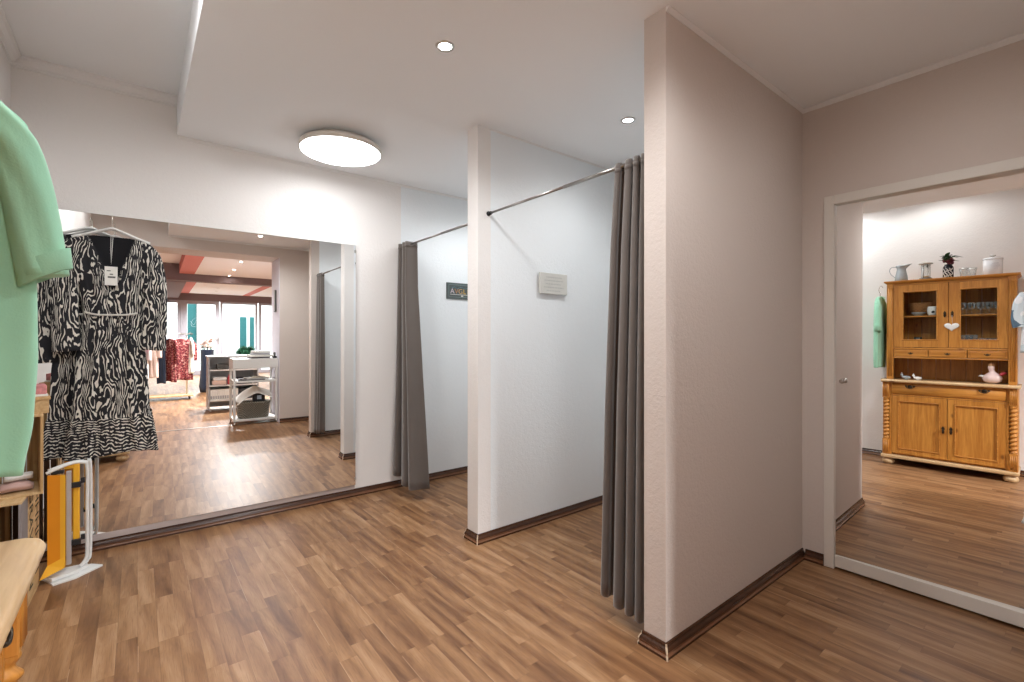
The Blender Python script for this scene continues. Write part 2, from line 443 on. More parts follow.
# ------------------------------------------------------------------ the setting
bm = bmesh.new(); add_box(bm, (-3.2, YS - 0.2, -0.10), (6.2, YM + 0.2, 0.0))
struct('floor', bm, M['floor'])
XPB, XWB = 1.646, 1.673
bm = bmesh.new()
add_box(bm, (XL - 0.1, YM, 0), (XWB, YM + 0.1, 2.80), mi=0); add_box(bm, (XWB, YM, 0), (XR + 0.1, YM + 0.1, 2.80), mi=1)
struct('wall_back', bm, [M['cream'], M['white']])
bm = bmesh.new(); add_box(bm, (XL - 0.1, YO2, 0), (XL, YM, 2.80)); struct('wall_left', bm, M['cream'])
# right wall with the door opening
DY0, DY1, DZ = 0.165, 0.917, 1.945
bm = bmesh.new()
add_box(bm, (XR, DY1, 0), (XR + 0.1, (P2A + P2B) / 2, 2.80)); add_box(bm, (XR, YO, 0), (XR + 0.1, DY0, 2.80))
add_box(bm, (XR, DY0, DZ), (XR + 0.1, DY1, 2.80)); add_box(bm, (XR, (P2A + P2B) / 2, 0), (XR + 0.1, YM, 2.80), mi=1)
add_box(bm, (XR + 0.09, DY0 - 0.02, 0), (XR + 0.1, DY1 + 0.02, DZ + 0.02))
struct('wall_right', bm, [M['beige'], M['white']])
bm = bmesh.new()
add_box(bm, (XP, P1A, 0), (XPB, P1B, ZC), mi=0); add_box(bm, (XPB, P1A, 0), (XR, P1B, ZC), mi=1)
struct('wall_middle', bm, [M['cream'], M['white']])
bm = bmesh.new()
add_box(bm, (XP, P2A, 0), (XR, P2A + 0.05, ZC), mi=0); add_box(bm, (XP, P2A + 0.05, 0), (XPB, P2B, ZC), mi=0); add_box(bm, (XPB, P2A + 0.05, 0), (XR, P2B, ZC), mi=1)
struct('wall_near', bm, [M['beige'], M['white']])
bm = bmesh.new()
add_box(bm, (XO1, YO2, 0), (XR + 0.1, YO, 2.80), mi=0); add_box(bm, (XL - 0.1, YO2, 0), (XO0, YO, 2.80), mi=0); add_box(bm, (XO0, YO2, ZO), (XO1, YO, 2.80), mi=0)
add_box(bm, (XO1 - 0.004, YO2, 0), (XO1, YO, ZO), mi=1)
struct('wall_front', bm, [M['beige'], M['shopwall']])
bm = bmesh.new(); add_box(bm, (SOF, YO, ZC), (XR + 0.1, YM, 2.80)); struct('ceiling_right', bm, M['ceil'])
bm = bmesh.new(); add_box(bm, (XL, YO, ZU), (SOF, YM, 2.80)); struct('ceiling_left', bm, M['ceil'])

# cornices: stepped cove under the high ceiling, a slim fillet under the low one
def cornice(name, a, b, inward, d, h, z, step=True):
    a, b, n = Vector((*a, 0)), Vector((*b, 0)), Vector((*inward, 0))
    prof = [(0, 0), (d, 0), (d, -h * 0.25), (d * 0.78, -h * 0.36), (d * 0.5, -h * 0.75), (d * 0.22, -h * 0.86), (d * 0.22, -h), (0, -h)] if step else [(0, 0), (d, 0), (d, -h * 0.3), (d * 0.3, -h), (0, -h)]
    bm = bmesh.new()
    add_loft(bm, [[p + n * u + Vector((0, 0, z + v)) for u, v in prof] for p in (a, b)], smooth=False)
    return struct(name, bm, M['cove'])
cornice('trim_1', (XL, YM), (SOF, YM), (0, -1), 0.045, 0.055, ZU)
cornice('trim_2', (XL, YO), (XL, YM - 0.045), (1, 0), 0.045, 0.055, ZU)
cornice('trim_3', (SOF, YM), (XR, YM), (0, -1), 0.014, 0.016, ZC, False)
cornice('trim_4', (XR, P2A), (XR, YO), (-1, 0), 0.016, 0.022, ZC, False)
cornice('trim_5', (XP, P2A), (XR, P2A), (0, -1), 0.014, 0.018, ZC, False)
cornice('trim_6', (SOF, YO), (XR, YO), (0, 1), 0.016, 0.022, ZC, False)
cornice('trim_7', (XPB, P1A), (XR, P1A), (0, -1), 0.008, 0.010, ZC, False)

# skirting: a stepped, moulded dark profile
SK = [(0, 0), (0.017, 0), (0.017, 0.010), (0.013, 0.017), (0.015, 0.026), (0.012, 0.036), (0.007, 0.044), (0.006, 0.054), (0, 0.056)]
def skirting(name, pts, mats=None):
    """Mitred run round the corners; each item (x, y) walks with the room on its left-hand normal given by n."""
    bm = bmesh.new(); rings = []
    P = [Vector((x, y, 0)) for x, y in pts]
    for i, p in enumerate(P):
        def nrm(a, b):
            t = (b - a).normalized(); return Vector((-t.y, t.x, 0))
        if i == 0: n = nrm(P[0], P[1])
        elif i == len(P) - 1: n = nrm(P[-2], P[-1])
        else:
            n1, n2 = nrm(P[i - 1], p), nrm(p, P[i + 1]); n = n1 + n2; n = n / n.dot(n1)
        rings.append([p + n * u + Vector((0, 0, v)) for u, v in SK])
    add_loft(bm, rings, smooth=False)
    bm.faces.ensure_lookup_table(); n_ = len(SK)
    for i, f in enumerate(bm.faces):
        if len(f.verts) == 4 and i < n_ * (len(rings) - 1) and (i % n_) in (2, 3): f.material_index = 1  # middle steps coloured lighter, as a painted sheen on the moulding
    return struct(name, bm, [M['skirt'], M['skirtshine']])
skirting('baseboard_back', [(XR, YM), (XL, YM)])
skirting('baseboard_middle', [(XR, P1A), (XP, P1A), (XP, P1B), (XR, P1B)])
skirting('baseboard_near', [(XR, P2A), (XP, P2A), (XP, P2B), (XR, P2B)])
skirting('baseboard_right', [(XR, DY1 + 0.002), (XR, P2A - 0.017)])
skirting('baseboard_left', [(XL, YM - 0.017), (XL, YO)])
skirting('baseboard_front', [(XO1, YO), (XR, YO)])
# pale worn mitre edges on the outer skirting corners
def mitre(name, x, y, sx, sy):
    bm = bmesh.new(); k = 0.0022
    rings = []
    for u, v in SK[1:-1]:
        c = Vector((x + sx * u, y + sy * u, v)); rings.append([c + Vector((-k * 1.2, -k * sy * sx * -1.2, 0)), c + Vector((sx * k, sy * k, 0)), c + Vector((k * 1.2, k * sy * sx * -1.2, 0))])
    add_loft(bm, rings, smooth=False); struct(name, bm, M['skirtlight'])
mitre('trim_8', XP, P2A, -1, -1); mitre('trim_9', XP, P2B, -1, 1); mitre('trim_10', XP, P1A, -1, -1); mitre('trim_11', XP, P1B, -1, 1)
# threshold strip in the opening
bm = bmesh.new(); add_box(bm, (XO0, -0.31, 0.0), (XO1, -0.275, 0.006), 0.002); struct('trim_12', bm, M['steel'])
# taupe board under the wall mirror
bm = bmesh.new(); add_box(bm, (XL + 0.002, YM - 0.012, 0.0565), (1.29, YM, 0.0935), 0.003); struct('trim_13', bm, M['ledge'])

# ------------------------------------------------------------------ wall mirror (hung very slightly askew)
def mirror_y(x, z):
    return YM - 0.021 - 0.01446 * (x - 0.5) - 0.00355 * (z - 0.3)
mr = thing('wall_mirror', 'large frameless mirror on the white wall reflecting the shop', 'mirror', (0.42, YM, 0.094), world=True, kind='thing')
bm = bmesh.new()
X0, X1, Z0, Z1 = -0.455, 1.288, 0.094, 1.902
f = [bm.verts.new((x, mirror_y(x, z), z)) for x, z in ((X0, Z0), (X1, Z0), (X1, Z1), (X0, Z1))]
b = [bm.verts.new((x, YM - 0.0005, z)) for x, z in ((X0, Z0), (X1, Z0), (X1, Z1), (X0, Z1))]
bm.faces.new(f).material_index = 0; bm.faces.new(b[::-1]).material_index = 1
for i in range(4): bm.faces.new((f[i], f[(i + 1) % 4], b[(i + 1) % 4], b[i])).material_index = 1
obj('mirror_glass', bm, [M['mirror'], M['mirrorback']], mr)
for z in (1.855, 0.14):
    bm = bmesh.new(); add_box(bm, (1.278, mirror_y(1.288, z) - 0.003, z - 0.010), (1.292, YM - 0.001, z + 0.010), 0.002)
    obj('clip', bm, M['steel'], mr)

# ------------------------------------------------------------------ mirrored door in the right wall
def door_x(y, z): return XR - 0.02727 * (y - 1.0) + 0.00689 * (z - 0.1)
dr = thing('mirror_door', 'white framed mirror door in the beige wall with a small steel knob', 'mirror door', (XR, 0.54, 0), world=True, kind='thing')
bm = bmesh.new()
add_box(bm, (XR - 0.012, DY1 - 0.046, 0), (XR + 0.05, DY1, DZ), 0.003)
add_box(bm, (XR - 0.012, DY0, 0), (XR + 0.05, DY0 + 0.03, DZ), 0.003)
add_box(bm, (XR - 0.012, DY0 + 0.03, 1.897), (XR + 0.05, DY1 - 0.046, DZ), 0.003)
obj('frame', bm, M['frame'], dr)
bm = bmesh.new(); add_box(bm, (XR - 0.004, DY0 + 0.031, 0.012), (XR + 0.055, DY1 - 0.047, 0.072), 0.002)
obj('bottom_rail', bm, M['frame'], dr)
bm = bmesh.new(); ya, yb, za, zb = DY0 + 0.0305, DY1 - 0.0465, 0.0725, 1.8965
q = ((ya, za), (yb, za), (yb, zb), (ya, zb))
f = [bm.verts.new((door_x(y, z), y, z)) for y, z in q]; b = [bm.verts.new((XR + 0.06, y, z)) for y, z in q]
bm.faces.new(f).material_index = 0; bm.faces.new(b[::-1]).material_index = 1
for i in range(4): bm.faces.new((f[i], f[(i + 1) % 4], b[(i + 1) % 4], b[i])).material_index = 1
obj('mirror_glass', bm, [M['mirror'], M['mirrorback']], dr)
bm = bmesh.new(); kx = door_x(0.834, 0.98)
add_lathe(bm, [(0.004, 0.0), (0.006, -0.004), (0.006, -0.014), (0.011, -0.019), (0.013, -0.026), (0.011, -0.032), (0.004, -0.034)], (kx, 0.834, 0.98), 20, axis='X')
obj('knob', bm, M['steel'], dr)

# ------------------------------------------------------------------ ceiling lamp and downlights
lp = thing('ceiling_lamp', 'large round flat glowing lamp on the ceiling before the mirror', 'ceiling lamp', (1.012, 3.015, ZC))
bm = bmesh.new(); add_lathe(bm, [(0.19, 0.0), (0.19, -0.030), (0.244, -0.032), (0.248, -0.040), (0.248, -0.062), (0.240, -0.066), (0.2395, -0.060), (0.001, -0.059)], (0, 0, 0), 64, cap0=True, cap1=True)
obj('housing', bm, M['frame'], lp)
bm = bmesh.new(); add_lathe(bm, [(0.238, -0.0605), (0.238, -0.068), (0.228, -0.072), (0.001, -0.074)], (0, 0, 0), 64)
obj('diffuser', bm, M['led'], lp)

def make_downlight(label, loc, group=None):
    t = thing('downlight', label, 'ceiling light', loc, group=group)
    bm = bmesh.new(); add_lathe(bm, [(0.026, 0.0), (0.026, -0.003), (0.030, -0.006), (0.038, -0.005), (0.041, -0.001), (0.041, 0.0)], seg=28, cap0=False, cap1=False)
    obj('ring', bm, M['steel'], t)
    bm = bmesh.new(); add_lathe(bm, [(0.0265, 0.0), (0.0265, -0.002), (0.001, -0.0035)], seg=28)
    obj('lens', bm, M['spotled'], t)
    return t
dl0 = make_downlight('recessed spotlight in the ceiling left of the beige partition', (1.027, 1.749, ZC))
dup(dl0, (2.193, 1.69, ZC), label='recessed spotlight in the ceiling above the curtained cubicle')
dup(dl0, (1.104, 0.523, ZC), label='recessed spotlight seen at the top edge of the wall mirror')
def spot(loc, power, size=R(160), col=(0.95, 0.975, 1.0), blend=0.7):
    d = bpy.data.lights.new('spotlight_lamp', 'SPOT'); d.energy = power; d.spot_size = size; d.spot_blend = blend; d.color = col; d.shadow_soft_size = 0.09
    o = bpy.data.objects.new('spotlight_lamp', d); C.objects.link(o); o.location = loc; o.rotation_euler = (0, 0, 0)
    return o
dup(dl0, (2.20, 0.36, ZC), label='unseen added fill spotlight in the ceiling before the mirror door')  # fitting added out of view to brighten the door side
for (x, y), p in DOWN_W.items(): spot((x, y, ZC - 0.02), p)
dup(dl0, (2.25, 2.95, ZC), label='unseen added fill spotlight in the ceiling of the far cubicle')  # added behind the partition to brighten the far cubicle
dup(dl0, (-0.16, 0.80, ZU), label='unseen added fill spotlight in the high ceiling in front of the hutch')  # added out of view as fill for the hutch
dup(dl0, (-0.16, 1.75, ZU), label='unseen added fill spotlight in the high ceiling above the crates')  # another added fitting, lifts the left wall and hanging clothes
for y, p in HIGH_FILL_W.items(): spot((-0.16, y, ZU - 0.02), p, R(176), blend=0.35)  # fill light of the added high fittings

# ------------------------------------------------------------------ curtains and rods
def rod(y0, y1, label, xr):
    t = thing('curtain_rod', label, 'curtain rod', (xr, (y0 + y1) / 2, 1.94), world=True)
    bm = bmesh.new(); ym = y0 + (y1 - y0) * 0.45
    add_tube(bm, [(xr, y0 + 0.02, 1.94), (xr, ym, 1.94)], 0.0085, 14); add_tube(bm, [(xr, ym, 1.94), (xr, y1 - 0.02, 1.94)], 0.0068, 14)
    obj('tube', bm, M['rodsteel'], t)
    for a, s in ((y0, 1), (y1, -1)):
        bm = bmesh.new(); add_lathe(bm, [(0.014, 0.0), (0.014, s * 0.006), (0.011, s * 0.012), (0.010, s * 0.030)], (xr, a, 1.94), 16, axis='Y')
        obj('end_cap', bm, M['black'], t)
rod(P2B, P1A, 'steel tension rod over the near cubicle beside the beige partition', 1.629)
rod(P1B, YM, 'steel tension rod over the far cubicle beside the wall mirror', 1.675)

def make_curtain(label, xr, top, rows, folds, amp, seed):
    """rows: (z, y_start, y_end, x_centre, amplitude scale); pleats run along Y."""
    rnd = random.Random(seed); ph = [rnd.uniform(-0.6, 0.6) for _ in range(folds + 1)]; am = [rnd.uniform(0.75, 1.15) for _ in range(folds + 1)]
    t = thing('curtain', label, 'curtain', (xr, (rows[0][1] + rows[0][2]) / 2, rows[-1][0]), world=True)
    n = folds * 18; nr = 40
    def row_at(v):
        s = v * (len(rows) - 1); i = min(int(s), len(rows) - 2); k = s - i
        return [a + (b - a) * k for a, b in zip(rows[i], rows[i + 1])]
    def pt(u, v, off=0.0):
        z, ya, yb, xc, a = row_at(v)
        fi = u * folds; i = min(int(fi), folds - 1); k = fi - i
        A = am[i] * (1 - k) + am[i + 1] * k; P = ph[i] * (1 - k) + ph[i + 1] * k
        th = 2 * math.pi * fi + P * v * 1.3
        x = xc + amp * a * A * math.cos(th)
        wv_ = 0.5 * math.sin(2.1 * math.pi * u + seed) / folds
        y = ya + (yb - ya) * min(1.0, max(0.0, u + (wv_ * 0.35 + 0.22 / folds * math.sin(2 * th) * 0.8) * min(1, 6 * u, 6 * (1 - u))))
        zz = z + (0.012 * math.sin(5 * u + seed) + rows_tilt * (u - 0.5)) * v
        nx = math.sin(th); return Vector((x + off, y + off * nx * 0.3, zz))
    rows_tilt = 0.06
    bm = bmesh.new(); g = []
    for side, off in ((0, 0.0), (1, 0.004)):
        g.append([[bm.verts.new(pt(j / n, i / nr, off)) for j in range(n + 1)] for i in range(nr + 1)])
    for s in (0, 1):
        for i in range(nr):
            for j in range(n):
                fv = [g[s][i][j], g[s][i][j + 1], g[s][i + 1][j + 1], g[s][i + 1][j]]
                bm.faces.new(fv if s else fv[::-1]).smooth = True
    for i in range(nr):
        for j in (0, n):
            bm.faces.new((g[0][i][j], g[0][i + 1][j], g[1][i + 1][j], g[1][i][j]))
    for j in range(n):
        for i in (0, nr):
            bm.faces.new((g[0][i][j], g[0][i][j + 1], g[1][i][j + 1], g[1][i][j]))
    obj('cloth', bm, M['curtain'], t)
    # stitched heading band and the eyelets the rod runs through
    bm = bmesh.new(); hb = []
    for v, off in ((0.022, -0.0012), (0.040, -0.0012)):
        hb.append([pt(j / n, v, off) for j in range(n + 1)])
    for v, off in ((0.040, 0.0055), (0.022, 0.0055)):
        hb.append([pt(j / n, v, off) for j in range(n + 1)])
    add_loft(bm, [[hb[k][j] for k in range(4)] for j in range(n + 1)])
    obj('heading_band', bm, M['curtain'], t)
    return t
make_curtain('taupe curtain gathered against the near beige partition end', 1.629, 1.95,
             [(1.955, 1.135, 1.325, 1.630, 0.75), (1.60, 1.135, 1.345, 1.625, 0.95), (0.9, 1.135, 1.37, 1.620, 1.2), (0.065, 1.13, 1.385, 1.612, 1.45)], 4, 0.027, 1)
make_curtain('taupe curtain gathered between the wall mirror and small dark sign', 1.675, 1.95,
             [(1.955, 3.345, 3.525, 1.668, 1.1), (1.6, 3.33, 3.525, 1.664, 1.2), (0.9, 3.24, 3.52, 1.655, 1.5), (0.10, 3.12, 3.51, 1.638, 2.0)], 3, 0.036, 2)

# ------------------------------------------------------------------ signs in the cubicles
def text_mesh(name, s, size, mats, parent, loc, rot, depth=0.0008, align='CENTER', extra=None):
    cu = bpy.data.curves.new(name, 'FONT'); cu.body = s; cu.size = size; cu.extrude = depth; cu.align_x = align; cu.align_y = 'CENTER'
    tmp = bpy.data.objects.new(name + '_src', cu); C.objects.link(tmp)
    bpy.context.view_layer.update()
    me = bpy.data.meshes.new_from_object(tmp.evaluated_get(bpy.context.evaluated_depsgraph_get()))
    bpy.data.objects.remove(tmp); bpy.data.curves.remove(cu)
    me.materials.clear()
    for m in mats: me.materials.append(m)
    mtx = Matrix.Translation(Vector(loc)) @ Matrix(rot).to_4x4()
    if extra: mtx = mtx @ extra
    me.transform(mtx)
    o = bpy.data.objects.new(name, me); C.objects.link(o)
    if parent is not None:
        o.parent = parent
        if parent.get('_world'): o.location = -Vector(parent['_world'])
    return o
ROT_MY = ((1, 0, 0), (0, 0, -1), (0, 1, 0))          # text facing -Y
sg = thing('enamel_sign', 'small dark enamel sign with coloured letters in far cubicle', 'sign', (2.24, YM, 1.545), world=True)
bm = bmesh.new(); add_box(bm, (2.095, YM - 0.010, 1.545), (2.385, YM - 0.001, 1.688), 0.003); obj('plate', bm, M['signplate'], sg)
bm = bmesh.new(); add_box(bm, (2.113, YM - 0.0115, 1.560), (2.367, YM - 0.0095, 1.673), 0.0008)
add_box(bm, (2.118, YM - 0.0122, 1.565), (2.362, YM - 0.0112, 1.668), 0.0004, mi=1); obj('panel', bm, [M['signpale'], M['signplate']], sg)
bm = bmesh.new(); add_tube(bm, [(2.14, YM - 0.013, 1.640), (2.17, YM - 0.013, 1.650), (2.20, YM - 0.013, 1.638), (2.24, YM - 0.013, 1.650), (2.28, YM - 0.013, 1.640), (2.33, YM - 0.013, 1.652)], 0.006, 8, smooth_n=5, flat=0.0012)
obj('scroll', bm, M['signblue'], sg)
for k, (ch, c) in enumerate((('A', (0.62, 0.55, 0.60)), ('V', (0.42, 0.20, 0.09)), ('G', (0.55, 0.35, 0.16)), ('L', (0.66, 0.42, 0.06)), ('L', (0.72, 0.52, 0.10)))):
    text_mesh('letter', ch, 0.062, [plain('letter_paint', c, 0.4)], sg, (2.150 + k * 0.042, YM - 0.0128, 1.612), ROT_MY)
bm = bmesh.new(); add_box(bm, (2.128, YM - 0.0126, 1.583), (2.352, YM - 0.0118, 1.587)); add_box(bm, (2.24, YM - 0.0126, 1.568), (2.262, YM - 0.0118, 1.579))
obj('rule', bm, M['plaque'], sg)

pq = thing('plaque', 'whitewashed wooden plaque with faint lettering in near cubicle', 'sign', (2.14, P1A, 1.488), world=True)
bm = bmesh.new(); add_box(bm, (2.018, P1A - 0.024, 1.490), (2.266, P1A - 0.012, 1.627), 0.003, mat=None); obj('board', bm, M['plaque'], pq)
for xa in (2.05, 2.21):
    bm = bmesh.new(); add_box(bm, (xa, P1A - 0.012, 1.52), (xa + 0.025, P1A - 0.001, 1.60)); obj('batten', bm, M['crate'], pq)
bm = bmesh.new(); rr = random.Random(3)
for z, a, c in ((1.600, 2.075, 2.215), (1.578, 2.06, 2.225), (1.556, 2.07, 2.205), (1.534, 2.055, 2.23), (1.512, 2.08, 2.20)):
    x = a
    while x < c:
        l = rr.uniform(0.008, 0.022); add_box(bm, (x, P1A - 0.0248, z - 0.0035), (min(x + l, c), P1A - 0.0238, z + 0.0035), 0.0003); x += l + 0.005
obj('faint_lettering', bm, M['plaqueink'], pq)

# ------------------------------------------------------------------ pine hutch against the left wall
HY0, HY1, HB = 0.2777, 1.2180, XL + 0.012
HF, UF = -0.140, -0.222
hu = thing('hutch', 'honey pine hutch with glazed doors and spiral columns', 'cabinet', (-0.33, 0.748, 0), world=True)
def hbox(name, parts, mat, parent=hu, bev=0.003):
    bm = bmesh.new()
    for lo, hi in parts: add_box(bm, lo, hi, bev)
    return obj(name, bm, mat, parent)
hbox('plinth', [((HB, HY0 - 0.002, 0.064), (HF + 0.012, HY1 + 0.002, 0.094))], M['pinetop'], bev=0.008)
for y in (HY0 + 0.05, HY1 - 0.05):
    for x in (HF - 0.045, HB + 0.06):
        bm = bmesh.new(); add_lathe(bm, [(0.030, 0.0), (0.044, 0.010), (0.050, 0.028), (0.046, 0.045), (0.034, 0.058), (0.034, 0.066)], (x, y, 0), 28)
        obj('bun_foot', bm, M['pinetop'], hu)
CT, CB = 0.836, 0.812
ci, co = HF - 0.012, HF - 0.036
hbox('lower_carcass', [((HB, HY0 + 0.006, 0.094), (co - 0.02, HY0 + 0.026, CB)), ((HB, HY1 - 0.026, 0.094), (co - 0.02, HY1 - 0.006, CB)), ((HB, HY0 + 0.02, 0.094), (HB + 0.014, HY1 - 0.02, CB)),
                       ((HB, HY0 + 0.02, 0.094), (co - 0.022, HY1 - 0.02, 0.110)),
                       ((co - 0.03, HY0 + 0.060, 0.678), (co, HY1 - 0.060, 0.692)), ((co - 0.03, HY0 + 0.060, 0.094), (co, HY0 + 0.078, CB)), ((co - 0.03, HY1 - 0.078, 0.094), (co, HY1 - 0.060, CB))], M['pineZ'])
# corner columns: square block, spiral turning, fluted block
for y in (HY0 + 0.034, HY1 - 0.034):
    cx = co - 0.006; h = 0.027
    bm = bmesh.new()
    add_box(bm, (cx - 0.03, y - h, 0.655), (cx + h - 0.004, y + h, CB), 0.003); add_box(bm, (cx - 0.03, y - h, 0.094), (cx + h - 0.004, y + h, 0.245), 0.003)
    for k in range(4):
        yy = y - h + 0.009 + k * 0.012
        for za, zb in ((0.105, 0.232), (0.668, 0.800)):
            add_tube(bm, [(cx + h - 0.004, yy, za), (cx + h - 0.004, yy, zb)], 0.0042, 8)
    ring = []
    nz, ns = 150, 22
    for i in range(nz + 1):
        z = 0.245 + 0.41 * i / nz; e = min(1, i / 8, (nz - i) / 8)
        ring.append([(cx - 0.002 + math.cos(a) * rr_, y + math.sin(a) * rr_, z) for a in [2 * math.pi * s / ns for s in range(ns)]
                     for rr_ in [0.0225 + 0.0052 * e * math.cos(a + z * 2 * math.pi / 0.036)]])
    add_loft(bm, ring)
    obj('spiral_column', bm, M['pineZ'], hu)
# drawer with a bowed front
bm = bmesh.new(); ny, nz2 = 24, 10; rings = []
DA, DB_ = HY0 + 0.080, HY1 - 0.080
for j in range(nz2 + 1):
    z = 0.694 + (0.810 - 0.694) * j / nz2; bow = 0.020 * math.sin(math.pi * (0.08 + 0.84 * j / nz2)) ** 0.8
    rings.append([(co + bow - 0.004, DA, z), (co + bow - 0.004, DB_, z), (co - 0.03, DB_, z), (co - 0.03, DA, z)])
add_loft(bm, rings)
dw = obj('wide_drawer', bm, M['pineY'], hu)
def pull(parent, x, y, z, s=1.0):
    bm = bmesh.new()
    add_lathe(bm, [(0.018 * s, 0), (0.018 * s, 0.002), (0.010 * s, 0.004)], (x, y, z), 16, axis='X')
    for dy in (-0.030, 0.030): add_lathe(bm, [(0.008 * s, 0), (0.008 * s, 0.003), (0.002, 0.004)], (x, y + dy * s, z + 0.004 * s), 12, axis='X')
    add_tube(bm, [(x + 0.004, y - 0.030 * s, z + 0.004), (x + 0.010, y - 0.022 * s, z - 0.010 * s), (x + 0.012, y, z - 0.016 * s), (x + 0.010, y + 0.022 * s, z - 0.010 * s), (x + 0.004, y + 0.030 * s, z + 0.004)], 0.0035 * s, 8, smooth_n=4)
    o = obj('drawer_pull', bm, M['bronze'], parent); return o
for y in (0.998, 0.490): pull(dw, co + 0.0165, y, 0.772).location = (0, 0, 0)
def panel_door(y0, y1, keyside):
    z0, z1 = 0.112, 0.676
    bm = bmesh.new(); s = 0.046
    for lo, hi in (((co - 0.020, y0, z0), (co, y0 + s, z1)), ((co - 0.020, y1 - s, z0), (co, y1, z1)), ((co - 0.020, y0 + s, z0), (co, y1 - s, z0 + s)), ((co - 0.020, y0 + s, z1 - s), (co, y1 - s, z1))):
        add_box(bm, lo, hi, 0.002)
    d = obj('cupboard_door', bm, M['pineZ'], hu)
    bm = bmesh.new(); add_box(bm, (co - 0.016, y0 + s - 0.004, z0 + s - 0.004), (co - 0.008, y1 - s + 0.004, z1 - s + 0.004), 0.001)
    obj('door_panel', bm, M['pineZ'], d).location = (0, 0, 0)
    bm = bmesh.new(); e = 0.010
    for a, b_ in (((y0 + s, z0 + s), (y1 - s, z0 + s + e)), ((y0 + s, z1 - s - e), (y1 - s, z1 - s)), ((y0 + s, z0 + s), (y0 + s + e, z1 - s)), ((y1 - s - e, z0 + s), (y1 - s, z1 - s))):
        add_box(bm, (co - 0.010, a[0], a[1]), (co + 0.007, b_[0], b_[1]), 0.005)
    obj('moulding', bm, M['pineY'], d).location = (0, 0, 0)
    bm = bmesh.new(); y = keyside
    add_prism(bm, [(y - 0.004, 0.352), (y + 0.004, 0.352), (y + 0.010, 0.368), (y + 0.008, 0.388), (y + 0.013, 0.398), (y + 0.008, 0.412), (y, 0.424), (y - 0.008, 0.412), (y - 0.013, 0.398), (y - 0.008, 0.388), (y - 0.010, 0.368)], co - 0.001, co + 0.0025, 'X')
    add_tube(bm, [(co, y, 0.386), (co + 0.020, y, 0.386)], 0.0035, 8); add_lathe(bm, [(0.010, -0.003), (0.012, 0), (0.010, 0.003)], (co + 0.022, y, 0.386), 14, axis='Y')
    obj('key_plate', bm, M['bronze'], d).location = (0, 0, 0)
panel_door(0.736, HY1 - 0.080, 0.762); panel_door(HY0 + 0.080, 0.732, 0.708)
# counter with a rounded edge
bm = bmesh.new(); prof = []
for k in range(9):
    a = -math.pi / 2 + math.pi * k / 8; prof.append((HF - 0.002 + 0.012 * math.cos(a), CT - 0.014 + 0.014 * math.sin(a)))
ring = [(HB, CT - 0.028)] + prof + [(HB, CT)]
ya, yb = HY0 - 0.008, HY1 + 0.008
rings = []
for y, d in ((ya, 0.018), (ya + 0.004, 0.008), (ya + 0.016, 0), (yb - 0.030, 0), (yb - 0.012, 0.006), (yb - 0.003, 0.018), (yb, 0.030)):
    rings.append([(x - (d if k not in (0, len(ring) - 1) else 0), y, z) for k, (x, z) in enumerate(ring)])
add_loft(bm, rings)
obj('counter', bm, M['pinetop'], hu)
# upper cabinet
UT = 1.786; UY0, UY1 = 0.293, 1.190
hbox('upper_carcass', [((HB, UY0, CT), (UF - 0.02, UY0 + 0.018, UT)), ((HB, UY1 - 0.018, CT), (UF - 0.02, UY1, UT)),
                       ((HB, UY0 + 0.018, 1.046), (UF - 0.004, UY1 - 0.018, 1.058)), ((HB, UY0 + 0.018, 1.134), (UF - 0.004, UY1 - 0.018, 1.152)), ((HB, UY0 + 0.018, 1.768), (UF - 0.012, UY1 - 0.018, UT))], M['pineY'])
hbox('back_panel', [((HB, UY0 + 0.018 + k * 0.1076, CT), (HB + 0.008, UY0 + 0.018 + k * 0.1076 + 0.106, UT)) for k in range(8)], M['pineback'], bev=0.002)
hbox('shelf_board', [((HB + 0.01, UY0 + 0.018, 1.450), (UF - 0.045, UY1 - 0.018, 1.465))], M['pineY'])
for y0, y1 in ((UY0, 0.345), (1.136, UY1)):
    bm = bmesh.new(); add_box(bm, (UF - 0.02, y0, CT), (UF, y1, UT), 0.002)
    for k in range(3):
        yy = y0 + 0.013 + k * 0.013; add_tube(bm, [(UF, yy, CT + 0.03), (UF, yy, UT - 0.04)], 0.0045, 8)
    obj('fluted_pilaster', bm, M['pineZ'], hu)
bm = bmesh.new()
rings = []
for z, o_ in ((UT, 0.0), (UT + 0.004, 0.008), (UT + 0.010, 0.012), (UT + 0.014, 0.020), (UT + 0.026, 0.022), (UT + 0.028, 0.018)):
    rings.append([(HB, UY0 - o_, z), (UF + o_, UY0 - o_, z), (UF + o_, UY1 + o_, z), (HB, UY1 + o_, z)])
add_loft(bm, rings, smooth=False); obj('crown', bm, M['pineY'], hu)
for y0, y1 in ((0.876, 1.132), (0.606, 0.870), (0.348, 0.600)):
    bm = bmesh.new(); add_box(bm, (UF - 0.022, y0, 1.061), (UF - 0.002, y1, 1.131), 0.003)
    add_box(bm, (UF - 0.004, y0 + 0.014, 1.071), (UF + 0.003, y1 - 0.014, 1.121), 0.004)
    d = obj('small_drawer', bm, M['pineY'], hu)
    pull(d, UF + 0.002, (y0 + y1) / 2, 1.096, 0.55).location = (0, 0, 0)
